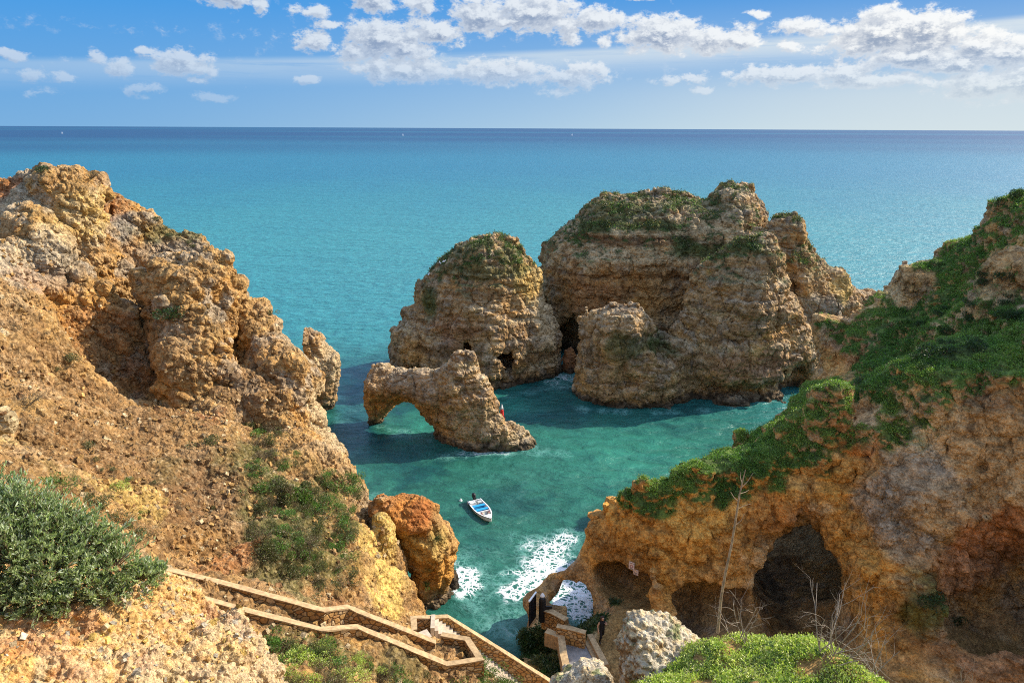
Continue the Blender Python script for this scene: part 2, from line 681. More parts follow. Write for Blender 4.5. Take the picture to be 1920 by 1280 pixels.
def build_rock(name, x, y, z, h, field, mat, disp, colour, subs=2, big=None):
    xs = np.arange(x[0], x[1] + h, h); ys = np.arange(y[0], y[1] + h, h); zs = np.arange(z[0], z[1] + h, h)
    f = field(xs, ys, zs)
    if big is not None:
        near = np.abs(f) < 3.5
        I = np.nonzero(near)
        P = np.stack([xs[I[0]], ys[I[1]], zs[I[2]]], 1)
        f[near] += big(P).astype(np.float32)
    V, Q = surface_nets(f, (xs[0], ys[0], zs[0]), h)
    V, Q = biggest(V, Q)
    for k in range(subs):
        V, Q = subdivide(V, Q)
        if k == 0 and len(disp) > 1:
            N = normals(V, Q)
            V = V + N * disp[0](V, N)[:, None]
    N = normals(V, Q)
    V = V + N * disp[-1](V, N)[:, None]
    N = normals(V, Q)
    C = colour(V, N)
    me = mesh_from(name, V, Q, mat, col=np.clip(C, 0.004, 1), smooth=False)
    o = link(name, me)
    ROCKS[o.name] = (V, Q, N)
    return o


# ------------------------------------------------------------------ colours (albedo, linear)
TAN = np.array((0.43, 0.255, 0.105)); PALE = np.array((0.58, 0.43, 0.235)); OCHRE = np.array((0.54, 0.255, 0.05)); RUST = np.array((0.38, 0.125, 0.035))
GREY = np.array((0.27, 0.23, 0.175)); DARK = np.array((0.045, 0.036, 0.026)); YELL = np.array((0.64, 0.42, 0.115)); SOIL = np.array((0.46, 0.265, 0.09))
GREEN = np.array((0.05, 0.085, 0.02)); BROWN = np.array((0.19, 0.10, 0.042)); LICH = np.array((0.52, 0.44, 0.315)); ROSE = np.array((0.34, 0.16, 0.075))
NAMED = dict(tan=TAN, pale=PALE, ochre=OCHRE, rust=RUST, grey=GREY, dark=DARK, yell=YELL, soil=SOIL, green=GREEN, brown=BROWN, lich=LICH, rose=ROSE)


def lerp(a, b, t):
    t = np.asarray(t)[:, None]
    return a * (1 - t) + b * t


def blobs(C, P, spots, wob=1.0, off=0.0):
    """regions of differently coloured rock: world-space lumps with ragged edges"""
    if not spots:
        return C
    w = np.stack([fbm(P, 3.0 * wob, 3, .6, off + 3 + 7 * k) for k in range(1)], 1)
    for (c, r, nm, a) in spots:
        r = np.asarray(r, float) * np.ones(3)
        d = np.sqrt((((P - c) / r) ** 2).sum(1)) + w[:, 0] * 0.38
        C = lerp(C, NAMED[nm], a * sstep(d, 1.15, 0.6))
    return C


def rock_material(name, bump=1.0, grain=1.0, spec=0.15):
    m = bpy.data.materials.new(name)
    m.use_nodes = True
    t = m.node_tree
    n = NT(t)
    b = t.nodes['Principled BSDF']
    b.inputs['Roughness'].default_value = 0.92
    b.inputs['Specular IOR Level'].default_value = spec
    at = n.n('ShaderNodeAttribute', attribute_name='Col')
    g = n.n('ShaderNodeNewGeometry')
    P = g.outputs['Position']
    n1 = n.noise(P, 1.7 * grain, 8, .66)
    n2 = n.noise(P, 9.0 * grain, 6, .7)
    v1 = n.vor(n.vmath('ADD', P, n.vmath('SCALE', n2.outputs['Color'], scale=.25 / grain)), 5.0 * grain)
    val = n.math('ADD', n.ramp(n1.outputs[0], .32, .70, .60, 1.26), n.ramp(n2.outputs[0], .32, .70, -.34, .32))
    c = n.vmath('SCALE', at.outputs['Color'], scale=val)
    # paler, greyer crust on scattered patches
    crust = n.ramp(n.noise(P, 3.1 * grain, 7, .7).outputs[0], .55, .72, 0, .28)
    c2 = n.mix(crust, c, n.vmath('MULTIPLY', c, (1.18, 1.22, 1.3)))
    n.link(c2, b.inputs['Base Color'])
    hgt = n.math('ADD', n.math('MULTIPLY', n1.outputs[0], .8), n.math('MULTIPLY', n2.outputs[0], .35))
    hgt = n.math('ADD', hgt, n.math('MULTIPLY', v1.outputs['Distance'], -.35))
    n.link(n.bump(hgt, 0.85 * bump, 0.30 / grain), b.inputs['Normal'])
    return m


MAT_ROCK = rock_material('weathered_limestone')
MAT_FAR = rock_material('sea_cliff_limestone', 0.9, 0.6)
MAT_NEAR = rock_material('lichened_crumbly_rock', 1.0, 3.0)


def strata(P, per=1.0, off=0.0):
    q = P.copy()
    w = fbm(P, 6.0, 2, .5, off)
    q = np.stack([P[:, 0] * 0.02, P[:, 1] * 0.02, P[:, 2] / per + w * .25], 1)
    return fbm(q, 1.0, 3, .6, off)


def simple_mat(name, rgb, rough=0.6, spec=0.3, var=0.15, scale=8.0, bump=0.0, metal=0.0):
    m = bpy.data.materials.new(name)
    m.use_nodes = True
    n = NT(m.node_tree)
    b = m.node_tree.nodes['Principled BSDF']
    b.inputs['Roughness'].default_value = rough
    b.inputs['Specular IOR Level'].default_value = spec
    b.inputs['Metallic'].default_value = metal
    tc = n.n('ShaderNodeTexCoord')
    nz = n.noise(tc.outputs['Object'], scale, 5, .6)
    f = n.ramp(nz.outputs[0], .3, .7, 1 - var, 1 + var)
    n.link(n.vmath('SCALE', (*rgb,), scale=f), b.inputs['Base Color'])
    if bump:
        n.link(n.bump(nz.outputs[0], bump, .05), b.inputs['Normal'])
    return m

# ------------------------------------------------------------------ the sea
FOAM = [  # px, py, radius m, strength
    (1040, 1030, 2.0, .9), (1020, 1055, 2.4, 1.0), (1000, 1085, 2.4, 1.0), (975, 1105, 2.0, .95), (1060, 1010, 1.8, .75), (1045, 1075, 2.0, .8), (1015, 1015, 2.0, .6), (1030, 1095, 1.6, .9), (960, 1120, 1.4, .6),
    (955, 1150, 1.5, .45), (940, 1175, 1.5, .4), (965, 1185, 1.3, .55), (870, 1075, 1.2, 1.0), (880, 1095, 1.4, 1.0), (868, 1110, 1.2, .85), (895, 1080, 1.2, .5), (880, 1040, 1.6, .3), (860, 1045, 1.3, .4), (890, 1125, 1.6, .4), (905, 1060, 1.4, .35),
    (1085, 1110, 1.6, 1.25), (1100, 1095, 1.4, 1.3), (1075, 1130, 1.5, 1.1), (1090, 1150, 1.4, 1.0), (1060, 1120, 1.2, .9), (1105, 1125, 1.4, 1.2),
    (870, 851, 1.3, .55), (900, 849, 1.3, .6), (940, 846, 1.4, .6), (970, 842, 1.3, .5), (1010, 848, 1.6, .4), (1050, 850, 1.6, .35), (840, 856, 1.2, .4),
    (755, 812, 1.5, .45), (730, 805, 1.2, .35), (775, 820, 1.3, .3), (715, 800, 1.0, .4),
    (1040, 716, 2.0, .6), (1060, 706, 2.2, .7), (1068, 690, 2.0, .75), (1050, 725, 1.8, .5), (1020, 728, 1.6, .35), (990, 735, 1.6, .35), (960, 744, 1.6, .3), (1075, 672, 1.6, .6), (1035, 705, 1.4, .6),
    (1095, 766, 1.3, .5), (1130, 768, 1.2, .45), (1170, 771, 1.3, .5), (1230, 774, 1.2, .45), (1260, 772, 1.2, .4), (1320, 770, 1.3, .4), (1370, 764, 1.2, .4), (1430, 752, 1.3, .45), (745, 690, 1.4, .45), (770, 697, 1.2, .35), (700, 792, 1.0, .5), (990, 838, 1.2, .55), (920, 847, 1.2, .6), (620, 752, 1.2, .5), (634, 745, 1.2, .4), (655, 850, 1.4, .3), (700, 930, 1.3, .35), (852, 1060, 1.0, .6), (1085, 1060, 1.2, .6), (930, 1040, 1.6, .28), (960, 1010, 1.6, .28), (905, 1120, 1.5, .35), (915, 1165, 1.5, .35),
    (1200, 778, 1.4, .22), (1290, 772, 1.4, .2), (690, 735, 1.6, .25), (668, 770, 1.8, .22), (640, 790, 1.5, .25),
]


def sea_axis(lo, hi, step, far_lo, far_hi):
    core = np.arange(lo, hi + step, step)
    def grow(far, start, st):
        out, p, d = [], start, st
        while abs(p) < far:
            d *= 1.16
            p += d
            out.append(p)
        return np.array(out)
    up = grow(far_hi, core[-1], step)
    dn = -grow(far_lo, -core[0], step)[::-1]
    return np.concatenate([dn, core, up])


def build_sea():
    xs = sea_axis(-34, 46, 0.25, 90000, 90000)
    ys = sea_axis(30, 116, 0.25, 400, 110000)
    X, Y = np.meshgrid(xs, ys, indexing='ij')
    P = np.stack([X.ravel(), Y.ravel(), np.zeros(X.size)], 1)
    d = np.hypot(P[:, 0], P[:, 1])
    fade = sstep(d, 260, 90)
    sc = np.array((1.0, 0.75, 1.0))
    wave = fbm(P * sc, 2.6, 3, .5, 1.0) * 0.10 + fbm(P * sc, 9.0, 2, .5, 5.0) * 0.10
    P2 = P.copy(); P2[:, 2] = wave * fade
    # water colour by place: green over the sand of the cove, turquoise outside, deep blue far out
    cove = np.array((0.020, 0.112, 0.082)); turq = np.array((0.030, 0.195, 0.205)); mid = np.array((0.012, 0.130, 0.200)); deep = np.array((0.001, 0.045, 0.115))
    big = fbm(P, 60.0, 3, .5, 2.0)
    t = np.log(np.maximum(d, 1))
    C = lerp(cove, turq, sstep(d + big * 14, 66, 125))
    C = lerp(C, mid, sstep(t + big * .15, math.log(190), math.log(700)))
    C = lerp(C, deep, sstep(t + fbm(P * np.array((.35, 1, 1)), 900.0, 3, .6, 4.0) * .45, math.log(700), math.log(3600)))
    streak = sstep(fbm(P * np.array((.22, 1, 1)), 2600.0, 3, .6, 9.0), .12, .4) * sstep(t, math.log(1500), math.log(3000))
    C = lerp(C, np.array((0.004, 0.15, 0.21)), streak * .3)
    # reef and weed patches
    reef = sstep(fbm(P, 7.0, 4, .62, 7.0), .05, .5) * sstep(d, 125, 75) * sstep(d, 46, 60)
    C = lerp(C, np.array((0.004, 0.045, 0.05)), reef * .55)
    for (px, py, r, a) in ((660, 720, 9, .75), (690, 800, 7, .8), (640, 690, 8, .5), (720, 870, 4, .6), (1120, 760, 9, .5), (980, 780, 5, .55), (860, 700, 7, .4)):  # shadows of the rocks painted into the water colour as dark patches
        c = Wz(px, py, 0)
        C = lerp(C, np.array((0.003, 0.042, 0.06)), a * np.exp(-((P - c) ** 2).sum(1) / (r * r)) * sstep(fbm(P, 4.0, 2, .5, 3), -.6, .3))
    for (px, py, r, a) in ((790, 800, 3.0, .55), (1180, 850, 9, .35), (960, 760, 3.5, .5)):
        c = Wz(px, py, 0)
        C = lerp(C, np.array((0.04, 0.27, 0.19)), a * np.exp(-((P - c) ** 2).sum(1) / (r * r)))
    foam = np.zeros(len(P))
    wb = fbm(P, 2.2, 3, .6, 8.0)
    near = d < 140
    for (px, py, r, a) in FOAM:
        c = Wz(px, py, 0)
        q = np.sqrt(((P[near] - c) ** 2).sum(1)) / r + wb[near] * .45
        foam[near] = np.maximum(foam[near], a * sstep(q, 1.5, .25))
    I = np.arange(X.size).reshape(X.shape)
    Q = np.stack([I[:-1, :-1], I[1:, :-1], I[1:, 1:], I[:-1, 1:]], -1).reshape(-1, 4)
    m = bpy.data.materials.new('sea_water')
    m.use_nodes = True
    n = NT(m.node_tree)
    b = m.node_tree.nodes['Principled BSDF']
    g = n.n('ShaderNodeNewGeometry')
    P_ = g.outputs['Position']
    dist = n.vmath('LENGTH', P_)
    at = n.n('ShaderNodeAttribute', attribute_name='Col')
    fo = n.n('ShaderNodeAttribute', attribute_name='foam')
    wn = n.noise(P_, 0.7, 4, .6)
    Pw = n.vmath('ADD', P_, n.vmath('SCALE', n.vmath('SUBTRACT', wn.outputs['Color'], (.5, .5, .5)), scale=1.8))
    e1 = n.vor(Pw, 0.85, 'DISTANCE_TO_EDGE')
    e2 = n.vor(Pw, 2.2, 'DISTANCE_TO_EDGE')
    fn = n.noise(P_, 2.3, 6, .7)
    lace = n.math('MAXIMUM', n.ramp(e1.outputs[0], .16, .0), n.math('MULTIPLY', n.ramp(e2.outputs[0], .2, .02), .85))
    fv = n.math('MULTIPLY', fo.outputs['Fac'], n.math('MULTIPLY_ADD', lace, .9, n.math('MULTIPLY', fn.outputs[0], .55)))
    fm = n.ramp(fv, .50, .92)
    # ripples: three sizes, stretched along the crests
    w1 = n.noise(n.mapping(P_, (.42, .75, 1), rot=(0, 0, .35)), 1.0, 6, .62, .4)
    w2 = n.noise(n.mapping(P_, (1.5, 2.8, 1), rot=(0, 0, -.25)), 1.0, 5, .6, .3)
    w3 = n.noise(n.mapping(P_, (.035, .10, 1), rot=(0, 0, .3)), 1.0, 5, .6, .2)
    hgt = n.math('ADD', n.math('MULTIPLY', w1.outputs[0], 1.05), n.math('ADD', n.math('MULTIPLY', w2.outputs[0], .22), n.math('MULTIPLY', w3.outputs[0], 3.0)))
    n.link(n.bump(n.math('MULTIPLY_ADD', fm, .12, hgt), n.ramp(dist, 70, 160, .5, .85), 1.0), b.inputs['Normal'])
    tint = n.ramp(w1.outputs[0], .3, .7, .80, 1.20)
    wc = n.vmath('SCALE', at.outputs['Color'], scale=tint)
    veil = n.math('MULTIPLY', n.ramp(fv, .12, .55), .35)
    wc = n.mix(veil, wc, (.22, .50, .44, 1))
    n.link(n.mix(fm, wc, (.82, .84, .84, 1)), b.inputs['Base Color'])
    n.link(n.math('MAXIMUM', n.ramp(fm, 0, 1, .0, .8), n.ramp(dist, 60, 420, .30, .54)), b.inputs['Roughness'])
    b.inputs['IOR'].default_value = 1.33
    b.inputs['Specular IOR Level'].default_value = 0.5
    me = mesh_from('sea', P2, Q, m, col=C, attrs={'foam': foam})
    o = link('sea', me)
    tag(o, 'turquoise sea with small ripples reaching to the horizon', 'sea', kind='structure')
    return o


build_sea()

# ------------------------------------------------------------------ rocks
Z = lambda lst: [W(*p) for p in lst]


def past(q, t, dz):
    """a point further along the line of sight, so that the far side of a ridge falls away"""
    h = math.hypot(q[0], q[1])
    return np.array((q[0] * (1 + t / h), q[1] * (1 + t / h), max(q[2] + dz, -5.0)))


def dense(lst, step=28.0):
    """more control points along a ridge line"""
    out = []
    for a, b in zip(lst[:-1], lst[1:]):
        n = max(1, int(math.hypot(b[0] - a[0], b[1] - a[1]) / step + .5))
        out += [tuple(a[k] + (b[k] - a[k]) * i / n for k in range(3)) for i in range(n)]
    return out + [lst[-1]]



def slab(pix, y, tf, tb=None, rf=4.0, yaw=0.0, expo=0.5):
    return Slab(pix, y, tf, tb, rf, yaw, expo)


def knobs(P, s, off=0.0, squash=1.0):
    w = worley(P, (s, s, s * squash), off)
    return 0.55 - w[:, 0]


def ledges(P, per, off):
    return sstep(strata(P, per, off), -.12, .12) - .5


def cracks(P, s, off):
    w = worley(P, s, off)
    return sstep(w[:, 1] - w[:, 0], .14, .0)


def blocks(P, s, off):
    """fractured blocks: each cell steps in or out by its own amount"""
    q = P + np.stack([fbm(P, np.max(s) * .8, 2, .5, off + 1), fbm(P, np.max(s) * .8, 2, .5, off + 2), fbm(P, np.max(s) * .8, 2, .5, off + 3)], 1) * np.max(s) * .22
    return worley(q, s, off)[:, 2] - .5


def far_big(off, amp=1.0, per=1.5):
    def fn(P):
        st = strata(P, per, off)
        a = fbm(P, 7.0, 3, .5, off) * 0.9 + fbm(P * np.array((1, 1, .35)), 3.0, 2, .5, off + 5) * 0.55
        return .12 + amp * (a + st * .3 + blocks(P, (3.2, 3.2, 2.0), off + 50) * .7 + ledges(P, per, off + 30) * .22 - ridged(P * np.array((1, 1, .3)), 5.0, 3, .5, off + 9) * 0.30)
    return fn


def far_disp(off, amp=1.0):
    def d0(P, N):
        return amp * (blocks(P, (1.3, 1.3, .8), off + 51) * .26 + knobs(P, 1.7, off, .7) * 0.10 + ledges(P, .5, off + 2) * .09 + ridged(P * np.array((1, 1, .55)), 1.7, 3, .55, off + 6) * .13 - cracks(P * np.array((1, 1, .6)), 2.6, off + 7) * .28 + fbm(P, 1.2, 3, .55, off) * 0.14)

    def d1(P, N):
        k = knobs(P, .62, off + 4, .8)
        return amp * (blocks(P, (.55, .55, .35), off + 52) * .12 + k * 0.08 + ridged(P, .55, 3, .6, off + 5) * .07 + ledges(P, .22, off + 3) * .025 + fbm(P, .5, 3, .6, off + 1) * 0.09)
    return (d0, d1)


def far_colour(off, spots, zveg=8.0, veg=1.0, warm=0.0):
    def fn(P, N):
        st = strata(P, 1.6, off)
        a = fbm(P, 4.0, 4, .6, off + 2)
        f = fbm(P, 0.9, 4, .65, off + 3)
        C = lerp(TAN, PALE, sstep(st + a * .4, -.1, .6) * .75)
        C = lerp(C, OCHRE, sstep(a + .3 * f + warm, .1, .7) * .55)
        C = lerp(C, BROWN, sstep(strata(P, .9, off + 40) - .25 * f, .12, .5) * .6)
        C = lerp(C, GREY, sstep(fbm(P, 2.2, 4, .6, off + 8), .15, .55) * .5)
        C = lerp(C, BROWN, sstep(fbm(P * np.array((1, 1, .14)), 1.3, 4, .6, off + 21), .1, .5) * .45)
        C = lerp(C, LICH, sstep(N[:, 2] + .3 * f, .45, .9) * .35)
        C = blobs(C, P, spots, 1.0, off)
        # plants keep to ledges and tops
        v = sstep(N[:, 2] + 0.45 * fbm(P, 2.6, 4, .6, off + 12), .45, .78) * sstep(P[:, 2], zveg - 3, zveg + 1) * veg * sstep(fbm(P, 2.0, 4, .6, off + 14), -.25, .15)
        C = lerp(C, GREEN * (0.7 + .8 * sstep(f, -.3, .5))[:, None], v * .92)
        wet = sstep(P[:, 2] + .5 * f, 1.3, .3)
        return lerp(C, DARK, wet * .85)
    return fn


def union(prims, k=1.0, cut=(), kc=.5):
    def fn(xs, ys, zs):
        f = None
        for p in prims:
            g = p.field(xs, ys, zs)
            f = g if f is None else smin(f, g, k)
        for c in cut:
            f = smax(f, -c.field(xs, ys, zs), kc)
        return f
    return fn


def sp(px, py, y, r, nm, a=1.0):
    return (W(px, py, y), r, nm, a)


# natural arch
arch = build_rock('natural_arch', (-17, 6), (64, 84), (-1.25, 12), 0.25,
    union([slab([(692, 700), (700, 684), (712, 682), (730, 692), (760, 690), (790, 692), (815, 694), (840, 680), (858, 668), (872, 664), (884, 672), (890, 690), (893, 702), (905, 706),
                 (920, 725), (930, 750), (932, 775), (938, 790), (945, 800), (950, 830), (950, 900), (815, 900), (812, 838), (818, 805), (806, 776), (786, 756), (760, 748), (738, 756), (722, 772), (710, 795), (706, 860), (690, 860), (694, 795), (700, 770), (692, 755), (687, 728)], 74.5, 2.1, 2.1, 2.0, -0.42, .5),
           slab([(915, 800), (925, 775), (940, 772), (950, 795), (968, 800), (985, 812), (1000, 825), (1006, 850), (1000, 900), (905, 900)], 71.8, 1.7, 1.7, 1.6, -.1, .5),
           slab([(832, 900), (838, 800), (855, 760), (890, 750), (915, 780), (925, 900)], 72.2, 1.5, 2, 2, -.2, .5)], .5),
    MAT_FAR, far_disp(3, .8), far_colour(3, [sp(760, 720, 74, (7, 5, 1.6), 'grey', .35), sp(880, 800, 70, (4, 4, 2), 'pale', .45), sp(720, 740, 76, 3, 'ochre', .5), sp(780, 755, 75, (4, 4, 1.5), 'ochre', .6)], 20, 0), 1, far_big(3, .45))
tag(arch, 'small natural rock arch with a window to the water through its left side', 'rock arch')

# middle stack
stack = build_rock('sea_stack', (-19, 9), (86, 108), (-1.6, 20.5), 0.4,
    union([slab([(740, 690), (737, 660), (738, 625), (762, 590), (785, 560), (786, 530), (810, 500), (838, 482), (868, 458), (895, 447), (925, 438), (945, 446), (962, 458), (985, 484), (1000, 503), (1012, 540),
                 (1022, 575), (1036, 605), (1052, 635), (1044, 660), (1048, 690), (1030, 740), (1030, 900), (745, 900)], 97, 7.5, 7, 7, -.12, .55),
           slab([(897, 660), (910, 645), (930, 648), (945, 665), (955, 690), (960, 730), (955, 850), (890, 850), (893, 700)], 90.5, 1.8, 3, 1.8, 0, .5)], 1.0,
          cut=[Ball(W(945, 668, 92), (2.3, 4.5, 2.6)), Ball(W(868, 662, 92.5), (1.6, 3.5, 2.2)), Ball(W(820, 705, 91), (5, 2.6, 1.3))]),
    MAT_FAR, far_disp(11), far_colour(11, [sp(900, 560, 90, (5, 6, .9), 'brown', .4), sp(850, 620, 90, (4, 4, 2), 'rose', .55), sp(1000, 520, 94, (2.6, 5, 3.4), 'yell', .55), sp(1020, 600, 94, (2.4, 5, 4), 'pale', .6),
        sp(850, 470, 96, (5, 6, 1.2), 'green', .5), sp(905, 510, 92, (7, 6, 1.0), 'green', .55), sp(800, 575, 92, (1.6, 4, 2.2), 'green', .8), sp(960, 475, 94, (2.2, 5, 1.3), 'green', .6), sp(770, 655, 92, (3, 4, 2), 'ochre', .5), sp(830, 655, 91, (4, 4, 1), 'brown', .6)], 13), 1, far_big(11, .75))
tag(stack, 'tall conical sea stack with a green summit standing behind the arch', 'sea stack')

# great rock behind, right
great = build_rock('sea_stack', (2, 56), (79, 122), (-1.6, 26), 0.4,
    union([slab([(1016, 640), (1014, 540), (1020, 480), (1030, 455), (1048, 434), (1075, 415), (1100, 385), (1130, 367), (1180, 366), (1250, 370), (1325, 374), (1345, 357), (1362, 349), (1395, 350), (1407, 368), (1430, 396), (1436, 432), (1450, 470), (1470, 560), (1480, 900), (1016, 900)], 109, 11, 9, 6, -.10, .42),
           slab([(1400, 440), (1438, 432), (1455, 415), (1465, 404), (1490, 402), (1496, 425), (1512, 455), (1530, 488), (1545, 497), (1570, 500), (1582, 530), (1600, 541), (1640, 545), (1690, 560), (1720, 900), (1400, 900)], 99, 6, 7, 5, .12, .5),
           slab([(1235, 740), (1245, 680), (1262, 620), (1290, 585), (1303, 525), (1325, 498), (1370, 470), (1420, 440), (1450, 435), (1462, 470), (1475, 540), (1500, 590), (1520, 615), (1532, 650), (1525, 700), (1500, 740), (1480, 900), (1225, 900)], 91, 7.0, 8, 6, .05, .6),
           slab([(1078, 720), (1084, 660), (1096, 615), (1112, 592), (1132, 580), (1182, 574), (1215, 588), (1245, 612), (1290, 650), (1310, 900), (1080, 900)], 87.5, 5.0, 5, 4.5, .0, .5)], 1.2,
          cut=[Ball(W(1075, 655, 99), (4.6, 9, 4.6)), Ball(W(1400, 742, 83), (9, 3, 1.6)), Ball(W(1500, 720, 87), (3, 4, 2.5)), Ball(W(1373, 645, 84.5), (.7, 2.5, 1.1)), Ball(W(1370, 672, 84), (.5, 2, .8)), Tube(W(1250, 655, 84.5), W(1260, 560, 90), 1.8, 1.6)], kc=.7),
    MAT_FAR, far_disp(23), far_colour(23, [sp(1170, 478, 98, (20, 9, 1.3), 'pale', .75), sp(1180, 455, 98, (17, 9, .75), 'brown', .85), sp(1200, 437, 98, (17, 9, .7), 'pale', .6), sp(1150, 520, 98, (14, 8, .5), 'brown', .5), sp(1330, 415, 99, (7, 7, 1.6), 'pale', .5), sp(1150, 560, 98, (9, 6, 4), 'ochre', .35), sp(1120, 560, 98, (6, 6, 3), 'rose', .4),
        sp(1150, 400, 100, (7, 8, 2.0), 'green', .6), sp(1220, 425, 98, (5, 6, 1.0), 'green', .8), sp(1100, 430, 100, (4, 6, 1.1), 'green', .85), sp(1290, 385, 103, (8, 8, .6), 'green', .45), sp(1310, 470, 96, (6, 5, 1.5), 'green', .85), sp(1390, 465, 88, (4, 5, 1.2), 'green', .8),
        sp(1180, 655, 82, (3, 4, 2), 'green', .55), sp(1250, 640, 86, (2.2, 4, 2.2), 'green', .85), sp(1400, 520, 86, (4, 4, .8), 'pale', .5), sp(1480, 560, 92, (6, 5, 1), 'pale', .5), sp(1420, 690, 83, (6, 4, 2), 'rose', .45), sp(1540, 580, 92, (4, 4, 2), 'grey', .6), sp(1580, 540, 95, (3, 4, 2), 'yell', .5), sp(1150, 700, 82, (4, 4, 2), 'tan', .5)], 15), 1, far_big(23, .85, 2.0))
tag(great, 'largest sea stack, a broad layered cliff with green top and jagged ridge', 'sea stack')

# pillar behind the left ridge, small rocks
pillar = build_rock('rock_pillar', (-24, -14), (77, 88), (-1.2, 12), 0.25,
    union([slab([(560, 760), (558, 660), (557, 625), (565, 612), (575, 608), (590, 620), (602, 632), (612, 650), (630, 668), (636, 685), (632, 720), (628, 760), (620, 850), (560, 850)], 82, 1.8, 1.8, 1.6, -.1, .5)], .5),
    MAT_FAR, far_disp(31, .7), far_colour(31, [sp(610, 680, 80, (2, 4, 3), 'pale', .6)], 30, 0), 1, far_big(31, .4))
tag(pillar, 'slim pale rock pillar in the water just beyond the left headland', 'rock pillar')
chan = build_rock('boulder', (4.5, 11), (92, 100), (-.8, 4), 0.2, union([slab([(1056, 668), (1058, 655), (1066, 648), (1074, 653), (1079, 668), (1080, 720), (1054, 720)], 96, 1.0, 1.0, .8)], .4), MAT_FAR, far_disp(35, .5), far_colour(35, [sp(1066, 660, 96, 3, 'rust', .6)], 30, 0), 1, far_big(35, .2))
tag(chan, 'small reddish boulder in the channel between the two tall stacks', 'boulder')
wetr = build_rock('boulder', (-6, -2), (43.5, 50), (-.6, 2.5), 0.15, union([slab([(838, 1100), (838, 1075), (848, 1064), (858, 1075), (862, 1092), (860, 1130), (838, 1130)], 46.6, .8, .8, .6)], .3), MAT_FAR, far_disp(36, .35), far_colour(36, [sp(850, 1085, 46.5, 3, 'dark', .85)], 30, 0), 1, far_big(36, .15))
tag(wetr, 'dark wet boulder in the foam at the foot of the orange rock', 'boulder')

orange = build_rock('sea_rock', (-12, -1.5), (39, 53), (-1.2, 9), 0.2,
    union([slab([(712, 945), (725, 936), (745, 950), (762, 942), (782, 940), (805, 948), (822, 968), (838, 985), (850, 1012), (846, 1040), (838, 1065), (834, 1085), (850, 1110), (860, 1135), (872, 1170), (875, 1300), (765, 1300), (765, 1080), (745, 1020), (725, 985)], 45.5, 2.6, 3, 2.2, .42, .5)], .5,
          cut=[Tube(W(752, 975, 43), W(768, 1110, 42.5), .55, .5), Ball(W(778, 1010, 43), (.8, 1.5, .6)), Tube(W(770, 1110, 42.3), W(850, 1090, 43.5), .4, .4)], kc=.4),
    MAT_ROCK, far_disp(41, .75), far_colour(41, [sp(790, 1010, 44, (5, 5, 4), 'ochre', .75), sp(770, 1000, 44, (3, 4, 2.4), 'ochre', .9), sp(760, 960, 44, (3, 4, 1.2), 'rust', .55), sp(830, 1000, 44, (1.6, 4, 2), 'tan', .7), sp(800, 1030, 43, (2, 3, 2), 'yell', .5), sp(800, 1110, 42, (2.6, 4, 2), 'ochre', .8), sp(790, 985, 43, (1, 3, 1.4), 'rust', .7), sp(820, 1020, 43, (.8, 2, .8), 'green', .4), sp(800, 1095, 42, (.9, 2, .5), 'green', .7)], 30, 0), 2, far_big(41, .45))
tag(orange, 'orange knobbly sea rock at the end of the left headland, above the foam', 'sea rock')

# ------------------------------------------------------------------ left headland
ridgeL = [(-260, 470, 50), (-120, 425, 54), (-20, 372, 58), (0, 352, 59), (40, 325, 60), (70, 311, 60), (92, 305, 60), (130, 316, 60), (165, 330, 60.5), (205, 347, 61), (250, 380, 61.5), (300, 405, 62), (345, 432, 62), (395, 457, 62),
          (470, 550, 60), (505, 600, 59), (538, 655, 57), (566, 705, 55.5), (600, 765, 53), (640, 830, 50.5), (665, 870, 49), (692, 905, 47.5), (715, 942, 45.5)]
slopeL = [(0, 500, 44), (100, 450, 51), (160, 400, 55), (200, 500, 51), (285, 545, 60), (250, 620, 56), (190, 570, 54.5), (110, 560, 48), (120, 610, 45.5), (135, 680, 42), (300, 640, 56), (200, 640, 52.5), (30, 420, 53), (60, 560, 43), (300, 700, 51.5), (220, 690, 49.5), (330, 760, 44.5), (185, 710, 46), (250, 745, 43.5), (0, 700, 35), (-150, 600, 36), (-150, 800, 27), (150, 750, 38), (300, 850, 35.5), (200, 830, 33), (450, 800, 40.5), (390, 760, 45.5), (400, 900, 35),
          (400, 980, 31.5), (550, 900, 38.5), (500, 830, 42), (560, 820, 46), (300, 1000, 28.8), (550, 1030, 32.5), (470, 1000, 32), (650, 1040, 36.5), (680, 960, 42), (620, 900, 43), (640, 960, 40), (450, 1085, 28), (540, 1105, 28.7), (620, 1128, 29.3), (700, 1140, 31.5), (752, 1155, 33), (350, 1060, 27.6), (100, 900, 26), (200, 950, 26), (0, 880, 21), (150, 1000, 22.5), (-200, 1000, 15),
          # ground round the stairway
          (420, 1120, 25.2), (600, 1178, 25.4), (740, 1215, 25.6), (440, 1165, 23.9), (550, 1200, 24.0), (640, 1195, 24.5), (760, 1232, 24.9), (850, 1262, 25.2), (450, 1230, 22.5), (550, 1250, 22.3), (650, 1250, 23.2), (750, 1262, 24), (600, 1290, 21.3), (800, 1295, 23.5), (905, 1265, 25.4), (400, 1300, 20)]
lowL = [(940, 1240, 8.2, 27.8), (900, 1215, 8.4, 28.6), (960, 1260, 7.4, 27.6), (860, 1200, 8.6, 29.2), (1000, 1290, 5.4, 29.6), (770, 1190, 8.6, 29.2), (900, 1300, 9.2, 24.6)]
ridgeL = [(a, b + (24 if a < 300 else 14) + float(np.interp(a, [0, 40, 92, 130, 205, 250, 300, 345, 395, 432, 470, 505, 538, 566, 600, 640, 692], [52, 46, 32, 32, 29, 28, 42, 46, 18, 22, 25, 34, 34, 40, 48, 40, 24])), c) for a, b, c in dense(ridgeL)]
LP = Z(ridgeL + slopeL)
